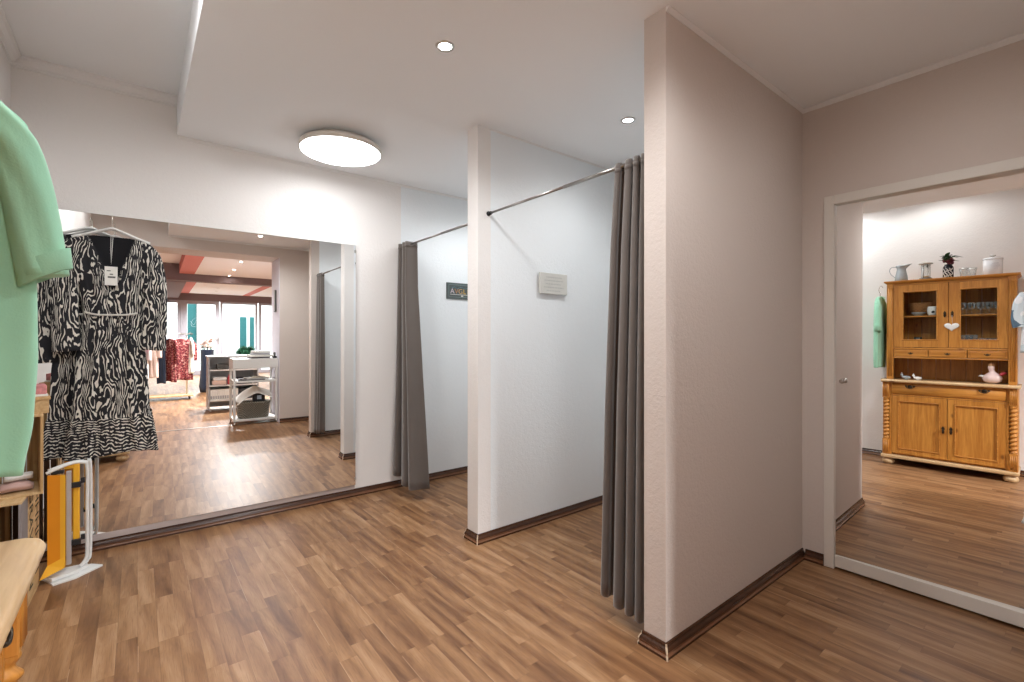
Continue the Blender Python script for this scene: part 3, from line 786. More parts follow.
def glass_door(y0, y1, gy0, gy1, key):
    z0, z1, a, b_ = 1.156, 1.766, 1.222, 1.703
    bm = bmesh.new()
    for lo, hi in (((y0, z0), (gy0, z1)), ((gy1, z0), (y1, z1)), ((gy0, z0), (gy1, a)), ((gy0, b_), (gy1, z1))):
        add_box(bm, (UF - 0.020, lo[0], lo[1]), (UF, hi[0], hi[1]), 0.002)
    d = obj('glazed_door', bm, M['pineZ'], hu)
    bm = bmesh.new(); e = 0.010
    for lo, hi in (((gy0 - 0.002, a - 0.002), (gy0 + e, b_ + 0.002)), ((gy1 - e, a - 0.002), (gy1 + 0.002, b_ + 0.002)), ((gy0, a - 0.002), (gy1, a + e)), ((gy0, b_ - e), (gy1, b_ + 0.002))):
        add_box(bm, (UF - 0.006, lo[0], lo[1]), (UF + 0.006, hi[0], hi[1]), 0.004)
    obj('moulding', bm, M['pineY'], d).location = (0, 0, 0)
    bm = bmesh.new(); add_box(bm, (UF - 0.014, gy0 - 0.003, a - 0.003), (UF - 0.011, gy1 + 0.003, b_ + 0.003)); obj('glass_pane', bm, M['glass'], d).location = (0, 0, 0)
    bm = bmesh.new(); y = key; zc = 1.470
    add_prism(bm, [(y - 0.004, zc - 0.030), (y + 0.004, zc - 0.030), (y + 0.010, zc - 0.014), (y + 0.008, zc + 0.002), (y + 0.012, zc + 0.010), (y, zc + 0.032), (y - 0.012, zc + 0.010), (y - 0.008, zc + 0.002), (y - 0.010, zc - 0.014)], UF - 0.001, UF + 0.0025, 'X')
    add_tube(bm, [(UF, y, zc), (UF + 0.020, y, zc)], 0.0035, 8); add_lathe(bm, [(0.009, -0.003), (0.012, 0), (0.009, 0.003)], (UF + 0.022, y, zc), 14, axis='Y')
    obj('key_plate', bm, M['bronze'], d).location = (0, 0, 0)
glass_door(0.733, 1.134, 0.806, 1.068, 0.757); glass_door(0.347, 0.729, 0.404, 0.656, 0.705)

# heart on a cord from the right key
ht = thing('heart_ornament', 'white heart hanging from the key of the glazed hutch door', 'ornament', (UF + 0.014, 0.708, 1.325), world=True)
bm = bmesh.new(); pts = []
for k in range(48):
    t = 2 * math.pi * k / 48
    pts.append((0.708 + 0.0033 * 16 * math.sin(t) ** 3, 1.352 + 0.0027 * (13 * math.cos(t) - 5 * math.cos(2 * t) - 2 * math.cos(3 * t) - math.cos(4 * t))))
cy_, cz_ = 0.708, 1.352
rings = [[(UF + x, cy_ + (y - cy_) * s, cz_ + (z - cz_) * s) for y, z in pts] for x, s in ((0.008, 0.4), (0.009, 0.86), (0.013, 1.0), (0.017, 0.86), (0.0185, 0.4))]
add_loft(bm, rings); obj('heart', bm, M['porcelain'], ht)
bm = bmesh.new(); add_tube(bm, [(UF + 0.013, 0.702, 1.372), (UF + 0.016, 0.704, 1.42), (UF + 0.018, 0.705, 1.464)], 0.0012, 6); obj('cord', bm, M['whitecloth'], ht)

# ---- things on top of the hutch
TZ = UT + 0.0282; TX = -0.33
jg = thing('jug', 'grey galvanised jug with a wide spout on the hutch', 'jug', (TX, 1.092, TZ))
bm = bmesh.new(); rings = []
for z, r, sp in ((0, 0.050, 0), (0.004, 0.053, 0), (0.05, 0.050, 0), (0.09, 0.042, 0), (0.118, 0.036, 0), (0.135, 0.037, 0.004), (0.150, 0.043, 0.020), (0.162, 0.046, 0.036)):
    rings.append([(r * math.cos(a), r * math.sin(a) - sp * max(0, -math.sin(a)) ** 3, z + (0.012 * max(0, -math.sin(a)) ** 2 if z > 0.13 else 0)) for a in [2 * math.pi * k / 32 for k in range(32)]])
for z, r, sp in ((0.160, 0.042, 0.034), (0.130, 0.033, 0.002), (0.02, 0.045, 0)):
    rings.append([(r * math.cos(a), r * math.sin(a) - sp * max(0, -math.sin(a)) ** 3, z + (0.012 * max(0, -math.sin(a)) ** 2 if z > 0.13 else 0)) for a in [2 * math.pi * k / 32 for k in range(32)]])
add_loft(bm, rings); obj('vessel', bm, M['zinc'], jg)
bm = bmesh.new(); add_tube(bm, [(0, 0.040, 0.150), (0, 0.075, 0.153), (0, 0.094, 0.128), (0, 0.084, 0.085), (0, 0.048, 0.045)], 0.0048, 8, smooth_n=6, flat=0.003); obj('handle', bm, M['zinc'], jg)

lt = thing('lantern', 'glass cylinder lantern with metal lid and base on the hutch', 'lantern', (TX, 0.906, TZ))
bm = bmesh.new(); add_lathe(bm, [(0.046, 0), (0.048, 0.004), (0.048, 0.020), (0.040, 0.022), (0.040, 0.006)], seg=28); obj('base_ring', bm, M['darkmetal'], lt)
bm = bmesh.new(); add_lathe(bm, [(0.036, 0.010), (0.037, 0.012), (0.037, 0.152), (0.035, 0.152), (0.035, 0.012)], seg=28, cap0=False, cap1=False); obj('glass_cylinder', bm, M['tableglass'], lt)
bm = bmesh.new(); add_lathe(bm, [(0.050, 0.154), (0.056, 0.160), (0.050, 0.168), (0.030, 0.174), (0.004, 0.178)], seg=28); obj('metal_lid', bm, M['steel'], lt)
bm = bmesh.new(); add_lathe(bm, [(0.022, 0.0225), (0.022, 0.040), (0.001, 0.043)], seg=20); obj('candle', bm, M['tan'], lt)
bm = bmesh.new()
for a in (0.3, 3.44): add_tube(bm, [(0.040 * math.cos(a), 0.040 * math.sin(a), 0.018), (0.040 * math.cos(a), 0.040 * math.sin(a), 0.155)], 0.002, 6)
add_box(bm, (0.026, -0.024, 0.118), (0.046, -0.010, 0.152), 0.002)
obj('clasp', bm, M['darkmetal'], lt)

vs_ = thing('vase', 'black vase with white squiggles and dark red plant on the hutch', 'vase', (TX, 0.744, TZ))
bm = bmesh.new(); add_lathe(bm, [(0.036, 0), (0.039, 0.004), (0.039, 0.100), (0.035, 0.116), (0.027, 0.126), (0.027, 0.134), (0.023, 0.134), (0.021, 0.110)], seg=28); obj('pot', bm, M['blackglaze'], vs_)
bm = bmesh.new(); rs = random.Random(5)
for k in range(4):
    a0 = -0.75 + k * 0.5; pts = []
    for i in range(7):
        a = a0 + 0.24 * math.sin(i * 1.9 + k) ; z = 0.012 + i * 0.014; pts.append((0.0395 * math.cos(a), 0.0395 * math.sin(a), z))
    add_tube(bm, pts, 0.0032, 6, smooth_n=4)
obj('squiggle', bm, M['porcelain'], vs_)
def leaf(bm, p, d, L, W, mi=0):
    d = Vector(d).normalized(); s = d.cross(Vector((0, 0, 1))); s = s.normalized() if s.length > 1e-3 else Vector((1, 0, 0)); u = s.cross(d)
    p = Vector(p); rows = []
    for k in range(6):
        t = k / 5; wd = W * math.sin(math.pi * (0.06 + 0.9 * t)); c = p + d * (L * t) - Vector((0, 0, 1)) * (L * 0.35 * t * t) + u * 0.004 * math.sin(6 * t)
        rows.append((c - s * wd + u * wd * 0.3, c, c + s * wd + u * wd * 0.3))
    vv = [[bm.verts.new(q) for q in r] for r in rows]
    for i in range(5):
        for j in range(2):
            f = bm.faces.new((vv[i][j], vv[i][j + 1], vv[i + 1][j + 1], vv[i + 1][j])); f.material_index = mi; f.smooth = True
bm = bmesh.new(); rs = random.Random(11)
for k in range(34):
    a = rs.uniform(0, 6.28); e = rs.uniform(0.2, 1.2); leaf(bm, (rs.uniform(-.018, .018), rs.uniform(-.018, .018), 0.16 + rs.uniform(0, 0.05)), (math.cos(a), math.sin(a), e), rs.uniform(0.045, 0.075), rs.uniform(0.012, 0.02))
leaf(bm, (0, -0.02, 0.20), (0.2, -1, 0.25), 0.09, 0.022); leaf(bm, (0, 0.01, 0.20), (0.2, -0.3, 1.2), 0.08, 0.024)
obj('leaves', bm, M['leaf'], vs_)
bm = bmesh.new()
for k in range(26):
    a = rs.uniform(0, 6.28); r = rs.uniform(0.0, 0.042); z = rs.uniform(0.135, 0.185)
    b2 = bmesh.new(); bmesh.ops.create_icosphere(b2, subdivisions=1, radius=rs.uniform(0.009, 0.016), matrix=Matrix.Translation((r * math.cos(a), r * math.sin(a), z))); merge(bm, b2)
obj('blooms', bm, M['bloom'], vs_)

def tumbler(name, label, loc, r0, r1, hgt, group=None, cat='glass'):
    bm = bmesh.new(); add_lathe(bm, [(r0 * 0.6, 0), (r0, 0.002), (r1, hgt), (r1 - 0.0025, hgt), (r0 - 0.003, 0.008), (0.001, 0.008)], seg=24)
    o = obj(name, bm, M['tableglass']); o.location = loc; return tag(o, label, cat, group)
tumbler('tumbler', 'clear glass beside the black vase on top of the hutch', (TX + 0.02, 0.632, TZ), 0.027, 0.036, 0.086)
tumbler('tumbler', 'clear glass beside the white tin on top of the hutch', (TX - 0.03, 0.585, TZ), 0.027, 0.037, 0.088)
cn = thing('tin_canister', 'white enamel tin with lid and printed panel on the hutch', 'canister', (TX, 0.446, TZ))
bm = bmesh.new(); add_lathe(bm, [(0.060, 0), (0.064, 0.003), (0.064, 0.140), (0.060, 0.142)], seg=40); obj('can', bm, M['enamel'], cn)
bm = bmesh.new(); add_lathe(bm, [(0.067, 0.1405), (0.068, 0.146), (0.066, 0.154), (0.050, 0.162), (0.02, 0.165), (0.001, 0.165)], seg=40); ld = obj('lid', bm, M['enamel'], cn)
bm = bmesh.new(); add_lathe(bm, [(0.010, 0.1645), (0.009, 0.172), (0.020, 0.178), (0.021, 0.184), (0.001, 0.188)], seg=24); obj('lid_knob', bm, M['steel'], ld)
bm = bmesh.new()
for z, a0, a1 in ((0.104, -0.62, 0.02), (0.092, -0.80, 0.12), (0.081, -0.80, 0.12), (0.070, -0.70, 0.05), (0.058, -0.55, -0.1)):
    a = a0
    while a < a1:
        st = 0.05 + 0.05 * random.random(); pts = [(0.0645 * math.cos(q), 0.0645 * math.sin(q), z) for q in (a, a + st / 2, a + st)]
        add_tube(bm, pts, 0.0012 if z < 0.1 else 0.0024, 6); a += st + 0.035
obj('printed_lines', bm, plain('faded_print', (0.36, 0.38, 0.43), 0.6), cn)

# ---- things behind the glass
def bowl(name, label, loc, prof, mat, cat, group=None):
    bm = bmesh.new(); add_lathe(bm, prof, seg=28); o = obj(name, bm, mat); o.location = loc; return tag(o, label, cat, group)
S1, S0 = 1.4652, 1.1522
bowl('basket', 'brown woven basket standing at the back of the hutch shelf', (-0.40, 0.955, S1), [(0.06, 0), (0.075, 0.01), (0.088, 0.09), (0.09, 0.13), (0.084, 0.13), (0.078, 0.09), (0.068, 0.015), (0.001, 0.012)], M['wickerbrown'], 'basket')
bowl('dish', 'shallow grey dish on the left shelf behind hutch glass', (-0.295, 0.955, S1), [(0.025, 0), (0.030, 0.003), (0.052, 0.026), (0.054, 0.032), (0.049, 0.030), (0.028, 0.008), (0.001, 0.007)], M['zinc'], 'dish')
ob = thing('oil_burner', 'white oil burner with a dark opening behind hutch glass', 'oil burner', (-0.296, 0.852, S1))
bm = bmesh.new(); add_lathe(bm, [(0.026, 0), (0.032, 0.006), (0.039, 0.035), (0.040, 0.055), (0.036, 0.078), (0.034, 0.086), (0.030, 0.084), (0.015, 0.074), (0.001, 0.072)], seg=28); obj('vessel', bm, M['porcelain'], ob)
bm = bmesh.new(); b2 = bmesh.new(); bmesh.ops.create_uvsphere(b2, u_segments=16, v_segments=10, radius=0.014, matrix=Matrix.Translation((0.033, -0.006, 0.034)) @ Matrix.Diagonal((0.55, 1, 1, 1))); merge(bm, b2); obj('opening', bm, M['black'], ob)
bowl('candle_jar', 'dark round candle jar on the lower left hutch shelf', (-0.33, 0.965, S0), [(0.032, 0), (0.036, 0.004), (0.036, 0.07), (0.030, 0.085), (0.030, 0.105), (0.026, 0.105), (0.024, 0.02), (0.001, 0.02)], M['darkmetal'], 'jar')
g0 = tumbler('drinking_glass', 'small clear glass on the lower left shelf behind hutch glass', (-0.29, 0.905, S0), 0.020, 0.026, 0.055, 'small glasses on the lower left hutch shelf')
for x, y in ((-0.27, 0.850), (-0.30, 0.835), (-0.28, 1.035), (-0.33, 0.875)):
    c = g0.copy(); C.objects.link(c); c.location = (x, y, S0)
# stemmed glasses in a row
bm = bmesh.new(); add_lathe(bm, [(0.024, 0), (0.024, 0.0015), (0.004, 0.006), (0.003, 0.035), (0.010, 0.043), (0.023, 0.060), (0.025, 0.080), (0.021, 0.108), (0.019, 0.108), (0.022, 0.080), (0.019, 0.060), (0.001, 0.046)], seg=20)
wg = obj('wine_glass', bm, M['tableglass']); wg.location = (-0.275, 0.640, S1)
tag(wg, 'clear stemmed glass in the row on the upper right hutch shelf', 'glass', 'stemmed glasses on the upper right hutch shelf')
for x, y in ((-0.275, 0.580), (-0.275, 0.520), (-0.275, 0.465), (-0.275, 0.410), (-0.34, 0.610), (-0.34, 0.550), (-0.34, 0.490), (-0.34, 0.430)):
    c = wg.copy(); C.objects.link(c); c.location = (x, y, S1)
g1 = tumbler('long_drink_glass', 'tall clear glass on the lower right shelf of the hutch', (-0.285, 0.625, S0), 0.022, 0.028, 0.125, 'tall glasses on the lower right hutch shelf')
for x, y in ((-0.29, 0.565), (-0.35, 0.600)):
    c = g1.copy(); C.objects.link(c); c.location = (x, y, S0)
g2 = tumbler('beer_mug', 'straight clear tumbler at the right of the lower hutch shelf', (-0.285, 0.500, S0), 0.032, 0.034, 0.092, 'straight tumblers on the lower right hutch shelf')
for x, y in ((-0.285, 0.425), (-0.36, 0.455)):
    c = g2.copy(); C.objects.link(c); c.location = (x, y, S0)

# ---- things on the hutch counter
hn = thing('hen_figure', 'pink glazed hen figurine with a red tail on the hutch counter', 'figurine', (-0.285, 0.445, CT + 0.0002))
bm = bmesh.new(); rings = []
for t_, r in ((-1, 0.001), (-0.92, 0.028), (-0.6, 0.052), (-0.1, 0.062), (0.35, 0.054), (0.75, 0.034), (1.0, 0.020)):
    rings.append([(r * 0.8 * math.cos(a), r * 1.08 * math.sin(a), 0.052 + 0.052 * t_) for a in [2 * math.pi * k / 28 for k in range(28)]])
for z, r in ((0.125, 0.017), (0.140, 0.022), (0.156, 0.021), (0.168, 0.010), (0.172, 0.001)):
    rings.append([(r * math.cos(a), 0.008 + r * math.sin(a), z) for a in [2 * math.pi * k / 28 for k in range(28)]])
add_loft(bm, rings); obj('figure', bm, M['pinkglaze'], hn)
bm = bmesh.new(); add_tube(bm, [(0.0, 0.030, 0.055), (0.0, 0.075, 0.066), (0.0, 0.090, 0.060)], [0.020, 0.016, 0.012, 0.008, 0.005, 0.003], 12, smooth_n=3); obj('wing', bm, M['porcelain'], hn)
bm = bmesh.new(); add_tube(bm, [(0, -0.045, 0.072), (0, -0.070, 0.096), (0, -0.088, 0.098)], [0.010, 0.012, 0.014, 0.014, 0.010, 0.004], 10, smooth_n=3); obj('tail', bm, M['redglaze'], hn)
bm = bmesh.new(); add_lathe(bm, [(0.020, 0.158), (0.023, 0.164), (0.016, 0.180), (0.005, 0.187), (0.001, 0.188)], (0, 0.008, 0), 18); obj('cap', bm, M['tan'], hn)
def critter(label, loc, mat, s):
    t = thing('figurine', label, 'figurine', loc)
    bm = bmesh.new(); rings = []
    for x, r, z in ((-0.036, 0.004, 0.020), (-0.030, 0.013, 0.020), (0, 0.017, 0.020), (0.024, 0.014, 0.022), (0.034, 0.010, 0.030), (0.038, 0.004, 0.036)):
        rings.append([(r * s * math.cos(a), x * s, (z + r * math.sin(a)) * s) for a in [2 * math.pi * k / 16 for k in range(16)]])
    add_loft(bm, rings); add_lathe(bm, [(0.012 * s, 0), (0.014 * s, 0.01 * s)], (0, 0, 0), 14)
    obj('animal', bm, mat, t)
    bm = bmesh.new(); b2 = bmesh.new(); bmesh.ops.create_uvsphere(b2, u_segments=14, v_segments=10, radius=0.0125 * s, matrix=Matrix.Translation((0, 0.034 * s, 0.046 * s))); merge(bm, b2)
    for e in (-1, 1): add_lathe(bm, [(0.005 * s, 0.054 * s), (0.001, 0.068 * s)], (0.007 * e * s, 0.034 * s, 0), 8)
    obj('head', bm, mat, t)
critter('grey striped animal figurine at the left of the hutch counter', (-0.275, 1.045, CT + 0.0002), M['zinc'], 1.0)
critter('cream animal figurine beside the grey one on the hutch counter', (-0.275, 0.958, CT + 0.0002), M['porcelain'], 0.9)

# ------------------------------------------------------------------ garments
def superell(t, p=0.75):
    c, s = math.cos(t), math.sin(t)
    return math.copysign(abs(c) ** p, c), math.copysign(abs(s) ** p, s)
def interp_rows(rows, n):
    zs = len(rows); out = []
    for i in range(n + 1):
        s = i / n * (zs - 1); a = min(int(s), zs - 2); k = s - a; k2 = k * k * (3 - 2 * k) * 0.5 + k * 0.5
        out.append([p + (q - p) * (k if j == 0 else k2) for j, (p, q) in enumerate(zip(rows[a], rows[a + 1]))])
    return out
def garment(bm, rows, folds=7, seg=72, n=40, phase=0.0, vneck=None, hem=0.0, mi=0):
    """rows: (z, centre x, half width, half thickness, fold amplitude) from top to bottom; front faces -y."""
    rings = []
    for z, xc, hw, ht, fa in interp_rows(rows, n):
        ring = []
        for k in range(seg):
            t = 2 * math.pi * k / seg; c, s = superell(t)
            u = c; f = fa * (math.sin(folds * u * 2.2 + phase + 1.3 * math.sin(2 * z * 3.0)) + 0.5 * math.sin(folds * 1.7 * u * 2.2 + 2 * phase))
            x = xc + hw * c; y = ht * s + f * (0.35 + 0.65 * abs(s))
            zz = z
            if vneck and s < -0.05:
                d = abs(x - vneck[0]) / vneck[1]; depth = vneck[2]; top = vneck[3]
                lim = top - depth * (1 - d)
                if d < 1 and z > lim: y = ht * 0.35
            ring.append((x, y, zz + hem * math.sin(3 * u + phase) * (1 if z < rows[-1][0] + 0.02 else 0)))
        rings.append(ring)
    vs = add_loft(bm, rings, True, True, mi)
    if vneck:
        for fc in bm.faces:
            cz = fc.calc_center_median(); d = abs(cz.x - vneck[0]) / vneck[1]
            if cz.y > -0.9 and d < 1 and cz.z > vneck[3] - vneck[2] * (1 - d) and len(fc.verts) == 4:
                if all(v.co.y < 0.9 for v in fc.verts) and fc.calc_center_median().y < 0.02: fc.material_index = 1
def sleeve(bm, pts, rr, flat=0.45, n=5, seg=20, cuff=None, mi=0):
    P = catmull(pts, n); m = len(P); rings = []
    for i, p in enumerate(P):
        t = (P[min(i + 1, m - 1)] - P[max(i - 1, 0)]).normalized()
        side = Vector((t.z, 0, -t.x)); side = side.normalized() if side.length > 1e-4 else Vector((1, 0, 0)); dep = t.cross(side)
        s = i / (m - 1) * (len(rr) - 1); a = min(int(s), len(rr) - 2); k = s - a; r = rr[a] + (rr[a + 1] - rr[a]) * k
        rings.append([p + side * (r * math.cos(q)) + dep * (r * flat * math.sin(q) * (1 + 0.12 * math.sin(5 * q + i * 0.4))) for q in [2 * math.pi * k2 / seg for k2 in range(seg)]])
    add_loft(bm, rings, True, True, mi)

def hanger_parts(parent, zt, hook_h=0.085, w_=0.20, drop=0.065, mat='hanger', hook_turn=1):
    bm = bmesh.new()
    add_tube(bm, [(-w_, 0, zt - drop), (-w_ * 0.6, 0, zt - drop * 0.50), (-0.03, 0, zt + 0.004), (0, 0, zt + 0.012), (0.03, 0, zt + 0.004), (w_ * 0.6, 0, zt - drop * 0.50), (w_, 0, zt - drop)], [0.010] * 5 + [0.017] * 8 + [0.024] * 11 + [0.017] * 8 + [0.010] * 5, 12, smooth_n=6, flat=0.008)
    obj('hanger_bar', bm, M[mat], parent)
    bm = bmesh.new(); h = hook_turn
    add_tube(bm, [(0, 0, zt + 0.010), (0, 0, zt + hook_h * 0.45), (0, -0.010 * h, zt + hook_h * 0.65), (0, -0.004 * h, zt + hook_h * 0.95), (0, 0.012 * h, zt + hook_h), (0, 0.024 * h, zt + hook_h * 0.86)], 0.0022, 8, smooth_n=5)
    obj('hook', bm, M['hook'], parent)

# two zebra print dresses hanging from the top edge of the wall mirror (z = 0 of each is its hem)
def zebra_dress(label, loc, mat, tagged, rz=0.0):
    t = thing('dress', label, 'dress', loc, rz)
    rows = [(1.205, 0, 0.080, 0.014, 0.0), (1.195, 0, 0.130, 0.020, 0.001), (1.160, 0, 0.168, 0.023, 0.003), (1.05, 0, 0.160, 0.024, 0.004), (0.90, 0, 0.135, 0.023, 0.005), (0.775, 0, 0.118, 0.021, 0.005), (0.70, 0, 0.130, 0.023, 0.005),
            (0.45, 0, 0.155, 0.024, 0.006), (0.225, 0, 0.165, 0.025, 0.006), (0.20, 0, 0.176, 0.026, 0.007), (0.10, 0, 0.190, 0.026, 0.008), (0.004, 0, 0.205, 0.027, 0.008)]
    bm = bmesh.new(); garment(bm, rows, 8, 96, 90, 0.4 if tagged else 1.9, (0.0, 0.112, 0.33, 1.235), 0.010)
    obj('dress_body', bm, [mat, M['lining']], t)
    for s in (-1, 1):
        bm = bmesh.new()
        sleeve(bm, [(s * 0.120, 0, 1.165), (s * 0.165, -0.002, 1.10), (s * 0.188, -0.006, 0.95), (s * 0.190, -0.010, 0.75), (s * 0.182, -0.012, 0.575 if tagged else 0.51)], [0.040, 0.052, 0.055, 0.055, 0.058], 0.38, 7, 24)
        obj('sleeve', bm, mat, t)
    bm = bmesh.new(); add_tube(bm, [(-0.112, -0.034, 0.785), (-0.06, -0.042, 0.772), (0, -0.045, 0.772), (0.06, -0.042, 0.774), (0.112, -0.034, 0.785)], 0.005, 8, smooth_n=5)
    obj('waist_tie', bm, M['piping'], t)
    hanger_parts(t, 1.236, 0.088, 0.165, 0.050)
    if tagged:
        bm = bmesh.new(); add_tube(bm, [(-0.004, -0.020, 1.205), (-0.002, -0.046, 1.12), (0.0, -0.052, 1.045), (0.003, -0.046, 1.12), (0.005, -0.020, 1.205)], 0.0012, 6)
        add_box(bm, (-0.027, -0.0565, 0.932), (0.027, -0.0545, 1.034), 0.0006); tg = obj('price_tag', bm, M['tagpaper'], t)
        bm = bmesh.new()
        for x0, x1, z0, z1 in ((-0.006, 0.008, 0.989, 0.995), (-0.014, 0.018, 0.972, 0.981), (-0.018, -0.002, 1.008, 1.013)): add_box(bm, (x0, -0.0572, z0), (x1, -0.0564, z1))
        obj('tag_print', bm, M['ink'], tg)
    return t
zebra_dress('zebra print dress with a white price tag hanging at the mirror', (-0.110, 3.410, 0.556), M['zebra'], True, R(-3))
zebra_dress('second zebra print dress behind the one with the price tag', (-0.206, 3.486, 0.560), M['zebra2'], False, R(4))

# mint shirt dress on a hanger at the far end of the hutch
sh = thing('shirt', 'mint green short sleeved top hanging beside the hutch', 'shirt', (-0.332, 1.264, 0.945), 0.0)
rows = [(0.728, 0, 0.055, 0.018, 0.0), (0.722, 0, 0.085, 0.022, 0.0), (0.700, 0, 0.130, 0.026, 0.001), (0.655, 0, 0.170, 0.028, 0.002), (0.56, 0, 0.178, 0.030, 0.003), (0.40, 0, 0.182, 0.031, 0.005), (0.22, 0, 0.184, 0.031, 0.006), (0.10, 0, 0.178, 0.030, 0.006), (0.002, 0, 0.164, 0.027, 0.006)]
bm = bmesh.new(); garment(bm, rows, 4, 90, 56, 0.7, None, 0.006); obj('shirt_body', bm, M['mint'], sh)
for s in (-1, 1):
    bm = bmesh.new()
    sleeve(bm, [(s * 0.108, -0.004, 0.680), (s * 0.148, -0.010, 0.615), (s * 0.172, -0.014, 0.52), (s * 0.193, -0.018, 0.372)], [0.026, 0.038, 0.038, 0.0365], 0.75, 7, 24)
    sv = obj('sleeve', bm, M['mint'], sh)
    bm = bmesh.new(); rings = []
    for z, r in ((0.410, 0.0375), (0.372, 0.0378), (0.369, 0.034), (0.408, 0.035)):
        rings.append([(s * (0.193 + (0.41 - z) * 0.08) + r * math.cos(a), -0.017 + r * 0.77 * math.sin(a), z + 0.02 * s * math.cos(a)) for a in [2 * math.pi * k / 24 for k in range(24)]])
    rings.append(rings[0]); add_loft(bm, rings, False, False); obj('cuff', bm, M['mint'], sv)
bm = bmesh.new(); add_tube(bm, [(0.058, -0.020, 0.728), (0.03, -0.030, 0.700), (0, -0.034, 0.690), (-0.03, -0.030, 0.700), (-0.058, -0.020, 0.728)], 0.007, 8, smooth_n=4); obj('collar', bm, M['mint'], sh)
hanger_parts(sh, 0.700, 0.140, 0.12, 0.06, 'crate', -1)

# blue and white blouse hanging at the near end of the hutch
bl = thing('blouse', 'white and blue patterned blouse hanging at the near hutch end', 'blouse', (-0.165, 0.175, 1.115), R(90))
rows = [(0.545, 0, 0.030, 0.018, 0), (0.53, 0, 0.06, 0.026, 0.001), (0.49, 0, 0.088, 0.030, 0.003), (0.35, 0, 0.088, 0.034, 0.005), (0.18, 0, 0.092, 0.036, 0.007), (0.002, 0, 0.098, 0.038, 0.008)]
bm = bmesh.new(); garment(bm, rows, 4, 60, 40, 0.3, None, 0.008); obj('blouse_body', bm, M['bluewhite'], bl)
for s in (-1, 1):
    bm = bmesh.new(); sleeve(bm, [(s * 0.070, 0, 0.51), (s * 0.105, -0.008, 0.43), (s * 0.118, -0.012, 0.30), (s * 0.112, -0.014, 0.22)], [0.030, 0.036, 0.036, 0.032], 0.7, 6, 20); obj('sleeve', bm, M['bluewhite'], bl)
hanger_parts(bl, 0.556, 0.110, 0.09, 0.05, 'hanger', 1)

# cream lace dress hanging on the wall beside the mirror door
lc = thing('lace_dress', 'cream lace dress hanging on the wall beside the mirror door', 'dress', (2.79, 0.035, 0.465), R(-90))
rows = [(0.70, 0, 0.030, 0.012, 0), (0.69, 0, 0.055, 0.018, 0.0), (0.65, 0, 0.075, 0.020, 0.002), (0.45, 0, 0.070, 0.022, 0.004), (0.25, 0, 0.115, 0.024, 0.006), (0.08, 0, 0.150, 0.026, 0.008), (0.06, 0, 0.156, 0.028, 0.009), (0.002, 0, 0.166, 0.030, 0.010)]
bm = bmesh.new(); garment(bm, rows, 6, 80, 40, 0.9, None, 0.008); obj('dress_body', bm, M['lace'], lc)
bm = bmesh.new(); rings = []
for z, e in ((0.030, 0.0), (0.006, 0.006), (-0.006, 0.010), (-0.004, 0.004)):
    rings.append([((0.160 + e) * superell(q)[0], (0.032 + e) * superell(q)[1] * (1 + 0.12 * math.sin(22 * q)), z) for q in [2 * math.pi * k / 110 for k in range(110)]])
add_loft(bm, rings, False, False); obj('lace_hem', bm, M['whitecloth'], lc)
hanger_parts(lc, 0.712, 0.11, 0.075, 0.04, 'hanger', 1)

# ------------------------------------------------------------------ crates beyond the hutch
def crate(label, loc, rz, W, D, H, mats, side=None, shelf_pale=False):
    """Open towards -y; W across, D deep, H high; origin at the near right bottom corner."""
    t = thing('wooden_crate', label, 'crate', loc, rz)
    th = 0.010
    for za in (0, H - th):
        bm = bmesh.new(); add_box(bm, (-W, 0, za), (0, D, za + th), 0.001); obj('end_board', bm, mats[1], t)
    for k in range(4):
        x0 = -W + 0.004 + k * (W - 0.008) / 4; bm = bmesh.new(); add_box(bm, (x0, D - th, th), (x0 + (W - 0.008) / 4 - 0.004, D, H - th), 0.001); obj('back_slat', bm, mats[2], t)
    for xs in (-W, -th):
        ns = 3; dy = D / ns
        for k in range(ns):
            bm = bmesh.new(); add_box(bm, (xs, k * dy + 0.001, th), (xs + th, (k + 1) * dy - 0.005, H - th), 0.001)
            sl = obj('side_slat', bm, (side[k] if side and xs == -th else mats[0]), t)
            if side and xs == -th and k > 0:
                s = 'GRAVDON' if k == 1 else 'HHHHHH'
                text_mesh('stencil', s, dy * 0.85, [M['stencil']], sl, (0.0006, (k + 0.47) * dy, H * 0.56), ((0, 0, 1), (0, 1, 0), (-1, 0, 0)), 0.0004, 'CENTER', Matrix.Diagonal((0.86, 1, 1, 1)))
    for y in (D - th - 0.022,):
        for x in (-W + th, -th - 0.016): 
            bm = bmesh.new(); add_box(bm, (x, y, th), (x + 0.016, y + 0.020, H - th), 0.001); obj('corner_post', bm, M['crate'], t)
    return t
crate('upright wooden crate with stencilled side beside the orange step stool', (-0.386, 2.86, 0), R(-1.5), 0.122, 0.38, 0.505, (M['crate'], M['crateY'], M['cratedark']), (M['greyboard'], M['crateY'], M['crateY']))
crate('open wooden crate lying on top of the stencilled one', (-0.330, 2.955, 0.5052), R(9), 0.165, 0.30, 0.355, (M['crate'], M['crateY'], M['crate']))
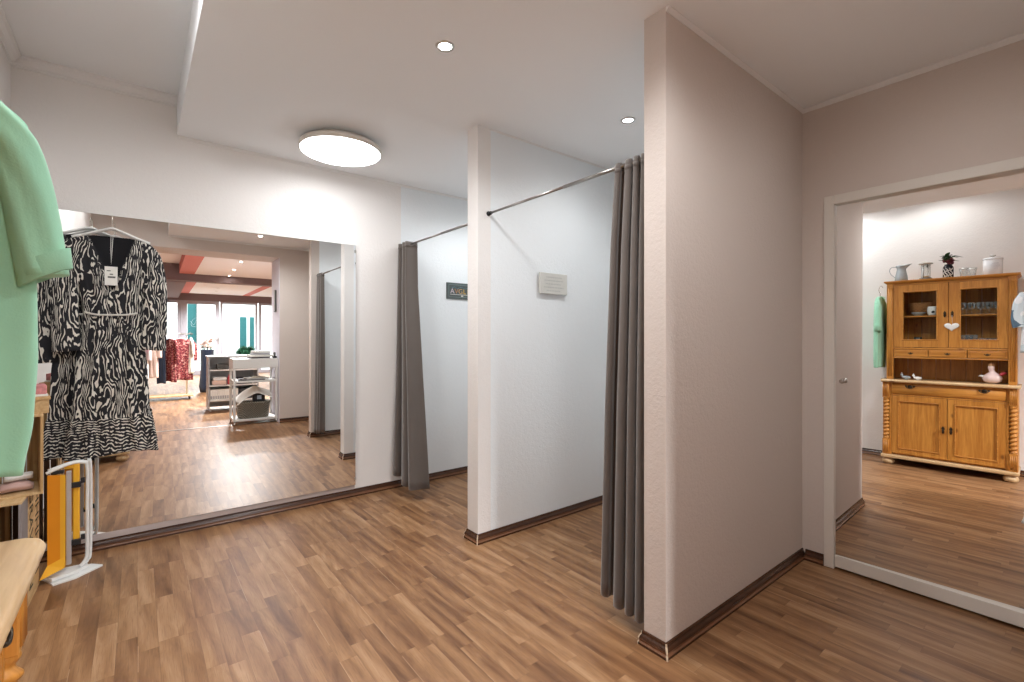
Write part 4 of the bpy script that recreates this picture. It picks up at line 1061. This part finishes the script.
# folded knitwear in the crate
def cloth_roll(label, loc, mat, rings_, cat, name='folded_top', rz=0.0):
    bm = bmesh.new(); r_ = []
    for x, ry, rz_, yo in rings_:
        r_.append([(x, yo + ry * (1 + 0.12 * math.sin(3 * a + 9 * x)) * math.cos(a), rz_ * (1 + 0.12 * math.sin(4 * a + 20 * x)) * math.sin(a) + rz_) for a in [2 * math.pi * k / 24 for k in range(24)]])
    add_loft(bm, r_); o = obj(name, bm, mat); o.location = loc; o.rotation_euler = (0, 0, rz); return tag(o, label, cat)
cloth_roll('blush pink folded top lying in the open crate', (-0.428, 3.03, 0.5162), M['pinkcloth'], [(-0.055, 0.01, 0.006, 0), (-0.045, 0.045, 0.020, 0), (0.0, 0.052, 0.024, 0.004), (0.040, 0.050, 0.020, 0), (0.054, 0.020, 0.014, 0), (0.058, 0.004, 0.014, 0)], 'folded knitwear', 'folded_knitwear', R(12))
cloth_roll('white rolled sock lying on the pink top in the crate', (-0.418, 3.02, 0.566), M['whitecloth'], [(-0.045, 0.006, 0.010, 0), (-0.036, 0.026, 0.014, 0), (0.0, 0.028, 0.016, 0), (0.036, 0.024, 0.015, 0), (0.047, 0.006, 0.014, 0)], 'sock', 'rolled_sock', R(20))
# small boxes standing on the upper crate
bxz = 0.5052 + 0.3552
bk = thing('storage_box', 'small beige wooden box on top of the upper crate', 'box', (-0.375, 3.08, bxz), R(9))
bm = bmesh.new()
for lo, hi in (((-0.075, -0.09, 0), (0.045, 0.09, 0.008)), ((-0.075, -0.09, 0.008), (-0.067, 0.09, 0.060)), ((0.037, -0.09, 0.008), (0.045, 0.09, 0.060)), ((-0.067, -0.09, 0.008), (0.037, -0.082, 0.060)), ((-0.067, 0.082, 0.008), (0.037, 0.09, 0.060))): add_box(bm, lo, hi, 0.001)
obj('tray', bm, M['crateY'], bk)
bm = bmesh.new(); add_box(bm, (-0.080, -0.095, 0.0605), (0.050, 0.095, 0.074), 0.002); obj('lid', bm, M['crate'], bk)
bm = bmesh.new(); add_box(bm, (-0.065, -0.075, 0.0745), (0.040, 0.07, 0.0845), 0.002, mi=0); add_box(bm, (-0.060, -0.072, 0.085), (0.036, 0.066, 0.125), 0.003, mi=1)
o = obj('gift_box', bm, [M['tagpaper'], plain('pink_print_paper', (0.62, 0.25, 0.25), 0.6, 0, 0.3, 0.5, 60)]); o.location = (-0.372, 3.08, bxz + 0.0002); o.rotation_euler = (0, 0, R(9)); tag(o, 'pink and white gift box stacked on the small beige box', 'box'); rebase(o)

# ------------------------------------------------------------------ folded step stool
st = thing('step_stool', 'folded step stool with orange steps and white tube frame', 'step stool', (-0.262, 3.25, 0))
# base plate
bm = bmesh.new(); add_prism(bm, [(-0.105, 0.02), (-0.060, -0.085), (0.020, -0.060), (0.118, 0.035), (0.070, 0.085), (-0.08, 0.085)], 0.0, 0.008)
obj('base_plate', bm, M['stoolwhite'], st)
bm = bmesh.new()
add_prism(bm, [(-0.110, -0.005), (-0.065, -0.060), (0.015, -0.020), (0.062, 0.030), (0.055, 0.060), (-0.09, 0.060)], 0.012, 0.026); add_box(bm, (-0.05, -0.01, 0.008), (0.03, 0.04, 0.012))
obj('lower_step', bm, M['stoolwhite'], st)
bm = bmesh.new(); add_tube(bm, [(-0.090, -0.020, 0.535), (-0.050, -0.010, 0.552), (0.000, 0.010, 0.566), (0.040, 0.025, 0.560), (0.057, 0.030, 0.530), (0.057, 0.030, 0.30), (0.057, 0.030, 0.11), (0.052, 0.028, 0.060), (0.030, 0.020, 0.030)], 0.0075, 12, smooth_n=8)
obj('frame_tube', bm, M['stoolwhite'], st)
bm = bmesh.new(); add_tube(bm, [(-0.090, 0.045, 0.535), (0.000, 0.070, 0.560), (0.050, 0.085, 0.550), (0.066, 0.090, 0.520), (0.066, 0.090, 0.10), (0.055, 0.088, 0.03), (0.030, 0.070, 0.012)], 0.0075, 12, smooth_n=8)
obj('frame_tube', bm, M['stoolwhite'], st)
bm = bmesh.new(); add_prism(bm, [(-0.086, 0.078), (-0.040, 0.078), (-0.040, 0.518), (-0.086, 0.524)], -0.018, 0.0, 'Y', mi=0)
add_prism(bm, [(-0.040, 0.066), (-0.021, 0.062), (-0.021, 0.514), (-0.040, 0.518)], -0.0195, 0.004, 'Y', mi=1)
rings = [[(-0.086, -0.018, 0.080), (-0.021, -0.0195, 0.110), (-0.021, 0.0, 0.110), (-0.086, 0.0, 0.080)], [(-0.110, -0.060, 0.030), (-0.022, -0.045, 0.062), (-0.021, -0.002, 0.058), (-0.105, -0.010, 0.030)]]
add_loft(bm, rings, mi=1, smooth=False)
obj('step_board', bm, [M['orange'], M['yellow']], st)
bm = bmesh.new(); add_box(bm, (-0.020, -0.012, 0.062), (0.000, 0.008, 0.532), 0.003); obj('rail', bm, M['alu'], st)
bm = bmesh.new(); add_box(bm, (0.003, 0.012, 0.170), (0.030, 0.032, 0.562), 0.006); add_box(bm, (-0.03, 0.012, 0.538), (0.006, 0.032, 0.562), 0.004); obj('step_board', bm, M['yellow'], st)
for z in (0.455, 0.165):
    bm = bmesh.new(); add_box(bm, (-0.002, -0.004, z - 0.014), (0.036, 0.010, z + 0.014), 0.003); add_box(bm, (0.034, 0.006, z + 0.004), (0.050, 0.022, z + 0.030), 0.002); obj('clip', bm, M['black'], st)
bm = bmesh.new(); add_box(bm, (-0.070, -0.012, 0.524), (-0.028, 0.008, 0.540), 0.004); obj('catch', bm, M['black'], st)

# ------------------------------------------------------------------ trolley with its load in the opening
tr = thing('trolley', 'white rolling trolley standing in the opening to the shop', 'trolley', (1.16, -0.40, 0))
W2, D2 = 0.255, 0.20
for sx in (-1, 1):
    for sy in (-1, 1):
        bm = bmesh.new(); add_box(bm, (sx * W2 - 0.014, sy * D2 - 0.014, 0.055), (sx * W2 + 0.014, sy * D2 + 0.014, 0.765), 0.004); lg = obj('leg', bm, M['shelfwhite'], tr)
        bm = bmesh.new(); add_lathe(bm, [(0.024, -0.010), (0.027, -0.006), (0.027, 0.006), (0.024, 0.010)], (sx * W2, sy * D2, 0.027), 20, axis='X')
        add_box(bm, (sx * W2 - 0.014, sy * D2 - 0.008, 0.027), (sx * W2 - 0.0105, sy * D2 + 0.008, 0.056)); add_box(bm, (sx * W2 + 0.0105, sy * D2 - 0.008, 0.027), (sx * W2 + 0.014, sy * D2 + 0.008, 0.056)); obj('caster', bm, M['steel'], lg)
bm = bmesh.new(); add_box(bm, (-W2 - 0.02, -D2 - 0.02, 0.765), (W2 + 0.02, D2 + 0.02, 0.895), 0.004); obj('top', bm, M['shelfwhite'], tr)
for z in (0.585, 0.065):
    bm = bmesh.new()
    for y in (-D2, D2): add_box(bm, (-W2, y - 0.009, z - 0.014), (W2, y + 0.009, z + 0.014), 0.003)
    for x in (-W2, W2): add_box(bm, (x - 0.009, -D2, z - 0.014), (x + 0.009, D2, z + 0.014), 0.003)
    add_box(bm, (-W2, -D2, z - 0.004), (W2, D2, z + 0.004)); obj('shelf', bm, M['shelfwhite'], tr)
TRX, TRY = 1.16, -0.40
bm = bmesh.new(); rings = []
for z, a, b_ in ((0, 0.180, 0.120), (0.02, 0.190, 0.130), (0.20, 0.205, 0.145), (0.215, 0.212, 0.152), (0.228, 0.208, 0.148), (0.215, 0.196, 0.136), (0.02, 0.178, 0.118), (0.012, 0.05, 0.03)):
    rings.append([(a * superell(t, 0.5)[0], b_ * superell(t, 0.5)[1], z) for t in [2 * math.pi * k / 48 for k in range(48)]])
add_loft(bm, rings); o = obj('wicker_basket', bm, M['wickergrey']); o.location = (TRX - 0.005, TRY, 0.0694); tag(o, 'grey wicker basket on the bottom shelf of the white trolley', 'basket')
cb = thing('camera_bag', 'black bag with a pale label standing in the wicker basket', 'bag', (TRX + 0.06, TRY + 0.03, 0.0830))
bm = bmesh.new(); add_box(bm, (-0.075, -0.055, 0), (0.075, 0.055, 0.315), 0.02, 3); obj('pouch', bm, M['black'], cb)
bm = bmesh.new(); add_box(bm, (-0.028, 0.0545, 0.240), (0.028, 0.057, 0.295), 0.001); obj('paper_label', bm, plain('pale_blue_label', (0.45, 0.55, 0.66), 0.6), cb)
# tented white paper sheet over the bag
bm = bmesh.new(); pr = [(-0.21, 0.335), (-0.12, 0.42), (-0.02, 0.475), (0.04, 0.490), (0.12, 0.455), (0.22, 0.420)]
rings = []
for i, (x, z) in enumerate(catmull([(a, 0, b_) for a, b_ in pr], 4)[:] if False else [(p.x, p.z) for p in catmull([(a, 0, b_) for a, b_ in pr], 4)]):
    rings.append([(x, -0.10, z), (x, 0.14, z - 0.075), (x, 0.14, z - 0.069), (x, -0.10, z + 0.006)])
add_loft(bm, rings, smooth=False); o = obj('paper_sheet', bm, M['tagpaper']); o.location = (TRX, TRY, 0); tag(o, 'white bent paper sheet over the black bag in the trolley', 'paper'); rebase(o)
# flat things on the trolley's middle shelf and top
def flat_stack(base, z0, items):
    z = z0
    for (name, label, cat, sx, sy, h, c, rz, dx, dy) in items:
        bm = bmesh.new(); add_box(bm, (-sx / 2, -sy / 2, 0), (sx / 2, sy / 2, h), min(0.004, h * 0.3))
        o = obj(name, bm, plain('paper_' + cat, c, 0.6, 0, 0.3, 0.15, 18)); o.location = (base[0] + dx, base[1] + dy, z + 0.0004); o.rotation_euler = (0, 0, R(rz)); tag(o, label, cat); z += h + 0.0006
flat_stack((TRX, TRY), 0.589, [('magazine', 'dark magazine at the bottom of the trolley middle shelf', 'magazine', 0.32, 0.24, 0.018, (0.10, 0.09, 0.09), 3, -0.03, 0.02), ('magazine', 'pale magazine lying on the trolley middle shelf', 'magazine', 0.28, 0.22, 0.016, (0.55, 0.53, 0.50), -5, 0.03, 0.03), ('magazine', 'small cream booklet topmost on the trolley middle shelf', 'magazine', 0.15, 0.20, 0.012, (0.66, 0.62, 0.50), 10, 0.05, 0.02)])
flat_stack((TRX, TRY), 0.895, [('magazine', 'dark covered magazine lowest of the pile on the white trolley', 'magazine', 0.27, 0.22, 0.022, (0.16, 0.14, 0.15), 4, 0.06, 0.03), ('magazine', 'cream magazine second from the bottom on the white trolley', 'magazine', 0.30, 0.22, 0.026, (0.72, 0.70, 0.64), -6, 0.08, 0.05),
            ('magazine', 'patterned grey magazine in the middle of the trolley pile', 'magazine', 0.25, 0.19, 0.024, (0.40, 0.40, 0.42), 9, 0.08, 0.03), ('magazine', 'open white magazine topmost of the trolley pile', 'magazine', 0.21, 0.17, 0.030, (0.78, 0.77, 0.73), -12, 0.09, 0.03)])
tp = thing('tape_dispenser', 'small dark dispenser beside the magazines on the trolley', 'dispenser', (TRX + 0.245, TRY + 0.13, 0.8952))
bm = bmesh.new(); add_box(bm, (-0.022, -0.045, 0), (0.022, 0.045, 0.03), 0.006); obj('body', bm, M['black'], tp)
bm = bmesh.new(); add_lathe(bm, [(0.028, -0.010), (0.028, 0.010), (0.014, 0.010), (0.014, -0.010)], (0, 0.0, 0.055), 20, axis='X'); obj('roll', bm, M['darkmetal'], tp)

# ------------------------------------------------------------------ grey shelf unit in the shop
SX0, SX1, SY0, SY1 = 0.715, 1.42, -2.10, -1.69
su = thing('shelf_unit', 'grey open shelf unit behind the trolley in the shop', 'shelf', ((SX0 + SX1) / 2, (SY0 + SY1) / 2, 0), world=True)
bm = bmesh.new(); add_box(bm, (SX0, SY0, 0.03), (SX0 + 0.02, SY1, 0.86), 0.002); add_box(bm, (SX1 - 0.02, SY0, 0.03), (SX1, SY1, 0.86), 0.002); obj('side_panel', bm, M['shelfgrey'], su)
bm = bmesh.new(); add_box(bm, (SX0 + 0.02, SY0, 0.03), (SX1 - 0.02, SY0 + 0.01, 0.86)); obj('back_board', bm, M['shelfgrey'], su)
bm = bmesh.new(); add_box(bm, (SX0 - 0.01, SY0 - 0.01, 0.86), (SX1 + 0.01, SY1 + 0.01, 0.882), 0.002); obj('top_board', bm, M['shelfgrey'], su)
for z in (0.16, 0.40, 0.645):
    bm = bmesh.new(); add_box(bm, (SX0 + 0.02, SY0 + 0.01, z), (SX1 - 0.02, SY1 - 0.004, z + 0.02), 0.001); obj('shelf', bm, M['shelfwhite'], su)
for x in (SX0 + 0.03, SX1 - 0.03):
    for y in (SY0 + 0.04, SY1 - 0.04):
        bm = bmesh.new(); add_lathe(bm, [(0.014, 0), (0.018, 0.006), (0.016, 0.031)], (x, y, 0), 14); obj('foot', bm, M['steel'], su)
x = SX0 + 0.03; rr = random.Random(4); bi = 0
first = None
while x < SX0 + 0.40:
    wd = 0.03
    if first is None:
        bm = bmesh.new(); add_box(bm, (-wd / 2, -0.10, 0), (wd / 2, 0.10, 0.17), 0.002); add_box(bm, (-wd / 2 + 0.004, 0.0995, 0.02), (wd / 2 - 0.004, 0.101, 0.07), mi=1)
        first = obj('ring_binder', bm, [M['tagpaper'], M['shelfgrey']]); o = first
        tag(o, 'white binder in the row on the grey unit lowest shelf', 'binder', 'white binders on the grey shelf unit')
    else:
        o = first.copy(); C.objects.link(o)
    o.location = (x + wd / 2, SY1 - 0.13, 0.1802); x += wd + 0.002
def simple(name, label, cat, loc, sx, sy, h, mat, bev=0.006):
    bm = bmesh.new(); add_box(bm, (-sx / 2, -sy / 2, 0), (sx / 2, sy / 2, h), bev, 3)
    add_box(bm, (-sx / 2 - 0.002, -sy / 2 - 0.002, h * 0.72), (sx / 2 + 0.002, sy / 2 + 0.002, h * 0.80), 0.001)
    o = obj(name, bm, mat); o.location = loc; return tag(o, label, cat)
simple('card_box', 'black lidded box behind the binders of the grey unit', 'box', (SX0 + 0.53, SY1 - 0.15, 0.1802), 0.20, 0.22, 0.16, M['black'])
simple('card_box', 'dark box on the second shelf of the grey unit', 'box', (SX0 + 0.50, SY1 - 0.15, 0.4202), 0.22, 0.22, 0.10, M['black'])
simple('folded_garment', 'pink folded garment on the second shelf of grey unit', 'folded garment', (SX0 + 0.15, SY1 - 0.15, 0.4202), 0.20, 0.24, 0.07, M['blush'], 0.02)
simple('folded_garment', 'cream folded garment lying on the pink one', 'folded garment', (SX0 + 0.16, SY1 - 0.15, 0.4912), 0.19, 0.22, 0.05, M['whitecloth'], 0.018)
bm = bmesh.new(); add_lathe(bm, [(0.024, 0), (0.026, 0.004), (0.026, 0.11), (0.012, 0.135), (0.012, 0.16), (0.001, 0.162)], seg=18); o = obj('bottle', bm, M['redglaze']); o.location = (SX0 + 0.29, SY1 - 0.06, 0.4202); tag(o, 'red bottle on the second shelf of the grey unit', 'bottle')
simple('desk_phone', 'dark grey phone box on the top shelf of grey unit', 'box', (SX0 + 0.20, SY1 - 0.12, 0.6652), 0.16, 0.16, 0.085, M['darkmetal'])
simple('card_box', 'pale box beside the phone on the grey unit top shelf', 'box', (SX0 + 0.42, SY1 - 0.13, 0.6652), 0.16, 0.18, 0.07, M['shelfwhite'])

# ------------------------------------------------------------------ garment rack with clothes
RY = -3.85
rk = thing('clothes_rack', 'low chrome clothes rack on a pale wooden base', 'clothes rack', (0.22, RY, 0), world=True)
RX0, RX1, RZ = -0.45, 0.62, 1.235
bm = bmesh.new(); add_box(bm, (RX0, RY - 0.20, 0.060), (RX1, RY + 0.20, 0.085), 0.004); obj('base_board', bm, M['crateY'], rk)
bm = bmesh.new(); add_tube(bm, [(RX0 + 0.10, RY, 0.085), (RX0 + 0.10, RY, RZ)], 0.012, 12); add_tube(bm, [(RX1 - 0.10, RY, 0.085), (RX1 - 0.10, RY, RZ)], 0.012, 12); obj('upright', bm, M['steel'], rk)
bm = bmesh.new(); add_tube(bm, [(RX0, RY, RZ), (RX1, RY, RZ)], 0.011, 12); obj('rail', bm, M['steel'], rk)
for x in (RX0 + 0.06, RX1 - 0.06):
    for y in (RY - 0.16, RY + 0.16):
        bm = bmesh.new(); add_lathe(bm, [(0.028, -0.010), (0.030, 0), (0.028, 0.010)], (x, y, 0.030), 16, axis='X'); obj('caster', bm, M['black'], rk)
def hung(name, label, cat, x, L, hw, mat, turn, sl=0.25, folds=4, dy=0.0, neckhw=0.06):
    t = thing(name, label, cat, (x, RY + dy, RZ - 0.095 - L), R(turn))
    rows = [(L, 0, neckhw, 0.018, 0), (L - 0.015, 0, hw * 0.62, 0.026, 0.001), (L - 0.05, 0, hw * 0.85, 0.030, 0.003), (L * 0.6, 0, hw * 0.84, 0.034, 0.006), (L * 0.3, 0, hw * 0.92, 0.036, 0.008), (0.002, 0, hw, 0.038, 0.010)]
    bm = bmesh.new(); garment(bm, rows, folds, 60, 36, x * 7, None, 0.010); obj(name + '_body', bm, mat, t)
    if sl:
        for s in (-1, 1):
            bm = bmesh.new(); sleeve(bm, [(s * hw * 0.68, 0, L - 0.035), (s * (hw + 0.012), -0.004, L - 0.14), (s * (hw + 0.02), -0.008, L - sl)], [0.036, 0.046, 0.044], 0.6, 6, 18); obj('sleeve', bm, mat, t)
    hanger_parts(t, L + 0.004, 0.112, hw * 0.75, 0.045, 'hanger', 1)
    return t
hung('floral_dress', 'red floral dress facing the room at the rack end', 'dress', 0.44, 0.78, 0.185, M['redfloral'], 8, 0.42, dy=0.0)
hung('floral_dress', 'red floral dress hanging behind its twin on the rack', 'dress', 0.265, 0.80, 0.17, M['redfloral'], 62, 0.40)
hung('trousers', 'black trousers hanging beside the red floral dresses', 'trousers', 0.13, 0.83, 0.075, M['denim'], 30, 0, neckhw=0.05)
hung('blush_blouse', 'pale blush blouse hanging between trousers and zebra dress', 'blouse', 0.00, 0.72, 0.13, M['blush'], 48, 0.35)
hung('blush_blouse', 'white blouse hanging leftmost on the chrome clothes rack', 'blouse', -0.13, 0.74, 0.13, M['whitecloth'], 58, 0.4)
hung('pink_top', 'hot pink top hanging at the far end of the rack', 'top', -0.27, 0.50, 0.14, M['pink'], 55, 0.25)
hung('beige_cardigan', 'beige cardigan hanging at the tip of the rail', 'cardigan', 0.585, 0.66, 0.085, M['lace'], 78, 0.3)
hk = thing('headscarf', 'bundle of hot pink scarf lying over the rack rail', 'scarf', (0.02, RY, RZ + 0.0115))
bm = bmesh.new(); rings = []
for x, r in ((-0.07, 0.004), (-0.055, 0.032), (-0.02, 0.045), (0.02, 0.040), (0.055, 0.030), (0.07, 0.004)):
    rings.append([(x, r * math.cos(a) * 0.9, r * 1.2 + r * 1.2 * math.sin(a) * (1 + 0.1 * math.sin(3 * a + x * 60)) * 0.999) for a in [2 * math.pi * k / 20 for k in range(20)]])
add_loft(bm, rings); obj('wrap', bm, M['pink'], hk)
# tall dark vase with pale flowers
fv = thing('floor_vase', 'tall dark vase with pale flowers near the glass door', 'vase', (0.92, -4.85, 0))
bm = bmesh.new(); add_lathe(bm, [(0.10, 0), (0.13, 0.01), (0.15, 0.12), (0.13, 0.35), (0.115, 0.60), (0.12, 0.86), (0.125, 0.90), (0.11, 0.90), (0.10, 0.70)], seg=28); obj('vessel', bm, M['denim'], fv)
bm = bmesh.new(); rr = random.Random(9)
for k in range(34):
    a, r, z = rr.uniform(0, 6.28), rr.uniform(0, 0.15), rr.uniform(0.95, 1.14)
    b2 = bmesh.new(); bmesh.ops.create_icosphere(b2, subdivisions=1, radius=rr.uniform(0.022, 0.04), matrix=Matrix.Translation((r * math.cos(a), r * math.sin(a), z))); merge(bm, b2)
obj('flowers', bm, M['blush'], fv)
bm = bmesh.new()
for k in range(8):
    a = k * 0.785; add_tube(bm, [(0.03 * math.cos(a), 0.03 * math.sin(a), 0.72), (0.10 * math.cos(a), 0.10 * math.sin(a), 1.0)], 0.005, 6)
obj('stems', bm, M['leaf'], fv)
# narrow dark frame on the jamb of the opening
bm = bmesh.new(); add_box(bm, (XO1 - 0.024, -0.40, 1.55), (XO1 - 0.0045, -0.30, 1.86), 0.003, mi=0); add_box(bm, (XO1 - 0.026, -0.39, 1.56), (XO1 - 0.0235, -0.31, 1.85), mi=1)
o = obj('picture_frame', bm, [M['darkmetal'], M['shelfgrey']]); tag(o, 'narrow dark picture frame on the jamb above the trolley', 'picture frame'); rebase(o)

# ------------------------------------------------------------------ the front shop's shell
SXL, SXR, SZ = -2.6, 4.6, 2.45
def sbox(name, lo, hi, m): bm = bmesh.new(); add_box(bm, lo, hi); return struct(name, bm, m)
sbox('wall_shop_left', (SXL - 0.1, YS, 0), (SXL, YO2, 2.8), M['shopwall'])
sbox('wall_shop_right', (SXR, YS, 0), (SXR + 0.1, YO2, 2.8), M['shopwall'])
sbox('wall_shop_back_left', (SXL - 0.1, YO2, 0), (XL - 0.1, YO2 + 0.1, 2.8), M['shopwall'])
sbox('wall_shop_back_right', (XR + 0.1, YO2, 0), (SXR + 0.1, YO2 + 0.1, 2.8), M['shopwall'])
CX0, CX1 = 0.42, 0.67
BX0, BX1, BY = 0.545, 0.80, -4.75
sbox('ceiling_shop_high', (SXL, BY, 2.64), (CX0, YO2, 2.80), M['shopceil'])
sbox('ceiling_shop_low', (CX1, BY, SZ), (2.19, YO2, 2.80), M['shopceil'])
sbox('ceiling_shop_coral', (CX0, BY, SZ - 0.004), (CX1, YO2, 2.80), M['coral'])
sbox('ceiling_shop_far_left', (SXL, YS, 2.30), (BX0, BY, 2.80), M['plum'])
sbox('ceiling_shop_far', (BX1, YS, SZ), (2.19, BY, 2.80), M['shopceil'])
sbox('ceiling_shop_far_coral', (BX0, YS, SZ - 0.004), (BX1, BY, 2.80), M['coral'])
sbox('ceiling_shop_coral_right', (2.19, YS, SZ - 0.004), (2.38, YO2, 2.80), M['coral'])
sbox('ceiling_shop_right', (2.38, YS, SZ), (SXR, YO2, 2.80), M['shopceil'])
sbox('beam_1', (SXL, -4.75, 2.31), (SXR, -4.46, 2.80), M['plum'])
sbox('wall_shop_front', (SXL - 0.1, YS - 0.15, 2.235), (SXR + 0.1, YS, 2.80), M['plum'])
sbox('wall_shop_front_left', (SXL - 0.1, YS - 0.15, 0), (-0.55, YS, 2.235), M['plum'])
sbox('wall_shop_front_right', (3.25, YS - 0.15, 0), (SXR + 0.1, YS, 2.235), M['plum'])
dlg = 'recessed spotlights in the shop ceiling'
for i, (x, y) in enumerate(((1.20, -2.0), (1.23, -3.2), (1.27, -4.3), (1.35, -7.6), (1.39, -8.6))):
    dup(dl0, (x, y, SZ), label='recessed spotlight in the shop ceiling seen in the wall mirror', group=dlg)
    if i != 2: spot((x, y, SZ - 0.02), SHOP_W, col=(0.97, 0.98, 1.0))
# storefront: doors and windows, each with frame, glass and bars
def glazed(name, x0, x1, z1, z0=0.0, bars=0, handle=None, fw=0.06):
    t = bpy.data.objects.new(name, None); C.objects.link(t); t.location = ((x0 + x1) / 2, YS, 0); t['kind'] = 'structure'; t['_world'] = list(t.location)
    bm = bmesh.new()
    for lo, hi in (((x0, z0), (x0 + fw, z1)), ((x1 - fw, z0), (x1, z1)), ((x0 + fw, z0), (x1 - fw, z0 + fw * 1.4)), ((x0 + fw, z1 - fw), (x1 - fw, z1))):
        add_box(bm, (lo[0], YS - 0.07, lo[1]), (hi[0], YS + 0.01, hi[1]), 0.006)
    obj(name + '_frame', bm, M['upvc'], t)
    bm = bmesh.new(); add_box(bm, (x0 + fw - 0.005, YS - 0.035, z0 + fw), (x1 - fw + 0.005, YS - 0.028, z1 - fw + 0.005)); obj(name + '_glass', bm, M['glass'], t)
    if bars:
        bm = bmesh.new()
        for k in range(1, bars + 1):
            x = x0 + fw + (x1 - x0 - 2 * fw) * k / (bars + 1); add_box(bm, (x - 0.007, YS - 0.045, z0 + fw), (x + 0.007, YS - 0.022, z1 - fw))
            z = z0 + (z1 - z0) * k / (bars + 1); add_box(bm, (x0 + fw, YS - 0.045, z - 0.007), (x1 - fw, YS - 0.022, z + 0.007))
        obj('glazing_bars', bm, M['upvc'], t)
    if handle:
        bm = bmesh.new(); add_box(bm, (handle - 0.015, YS + 0.01, 0.95), (handle + 0.015, YS + 0.02, 1.15), 0.004); add_tube(bm, [(handle, YS + 0.015, 1.08), (handle, YS + 0.055, 1.08), (handle - 0.10, YS + 0.06, 1.08)], 0.009, 8); obj('door_handle', bm, M['steel'], t)
    return t
glazed('window_1', -0.55, 0.60, 2.235, bars=4, fw=0.08)
d1 = glazed('door_1', 0.66, 1.575, 2.235, handle=1.545, fw=0.10)
glazed('door_2', 1.60, 2.62, 2.235, fw=0.065)
glazed('window_2', 2.66, 3.25, 2.235, fw=0.07)
sbox('pillar_1', (0.60, YS - 0.15, 0), (0.66, YS + 0.02, 2.235), M['upvc'])
# script lettering strokes on the door glass
bm = bmesh.new(); yy = YS - 0.024
for pts in ([(0.84, 1.62), (0.93, 1.52), (1.00, 1.72), (0.90, 1.66), (0.86, 1.50), (0.98, 1.46), (1.10, 1.58)], [(1.02, 1.56), (1.16, 1.58), (1.22, 1.58)], [(1.20, 1.60), (1.21, 1.52), (1.25, 1.50), (1.28, 1.60), (1.29, 1.52), (1.32, 1.60), (1.35, 1.52)], [(1.36, 1.60), (1.39, 1.50), (1.42, 1.60), (1.44, 1.52), (1.46, 1.60)]):
    add_tube(bm, [(x, yy, z) for x, z in pts], 0.010, 6, smooth_n=5, flat=0.003)
obj('script_lettering', bm, M['shelfgrey'], d1)

# ------------------------------------------------------------------ outside: pavement, pale houses, teal shutters, trees
sbox('pavement', (-14, -34, -0.16), (18, YS - 0.2, -0.06), M['pave'])
ho = thing('house', 'pale rendered house with teal shutters across the street', 'house', (3.0, -17.5, -0.06), world=True)
bm = bmesh.new(); add_box(bm, (-6, -19.0, -0.06), (8.5, -17.5, 5.2)); obj('wall_render', bm, M['render'], ho)
for x0, x1, z0, z1 in ((1.07, 1.38, 0.3, 2.9), (3.03, 3.29, 0.0, 2.03), (3.43, 3.60, 0.0, 2.03)):
    bm = bmesh.new(); add_box(bm, (x0, -17.5, z0), (x1, -17.42, z1), 0.01)
    k = 0
    while z0 + 0.1 + k * 0.14 < z1 - 0.1:
        add_box(bm, (x0 + 0.05, -17.43, z0 + 0.08 + k * 0.14), (x1 - 0.05, -17.40, z0 + 0.16 + k * 0.14)); k += 1
    obj('shutter', bm, M['teal'], ho)
bm = bmesh.new(); add_tube(bm, [(1.52, -17.36, -0.05), (1.52, -17.36, 5.0)], 0.12, 14); obj('downpipe', bm, M['shelfwhite'], ho)
def tree(label, x, y, h, cr, seed, green):
    t = thing('tree', label, 'tree', (x, y, -0.06)); rr = random.Random(seed)
    bm = bmesh.new(); add_tube(bm, [(0, 0, 0), (0.05, 0, h * 0.4), (0, 0.04, h * 0.75)], [0.10, 0.08, 0.05], 10); obj('trunk', bm, M['pineback'], t)
    bm = bmesh.new()
    for k in range(420):
        a, e, r = rr.uniform(0, 6.28), rr.uniform(-1, 1), cr * rr.uniform(0.3, 1) ; p = (r * math.cos(a) * math.sqrt(1 - e * e), r * math.sin(a) * math.sqrt(1 - e * e), h * 0.72 + r * e)
        leaf(bm, p, (math.cos(a), math.sin(a), rr.uniform(-0.4, 0.8)), 0.24, 0.07)
    obj('foliage', bm, plain('tree_leaf', green, 0.6, 0, 0.3, 0.3, 10), t)
tree('green street tree seen through the right window pane', 5.1, -14.6, 3.0, 0.8, 3, (0.10, 0.26, 0.10))
tree('low green shrub tree before the teal shutters', 3.15, -16.4, 0.75, 0.22, 8, (0.02, 0.08, 0.035))

for o in bpy.data.objects:
    if '_world' in o: del o['_world']
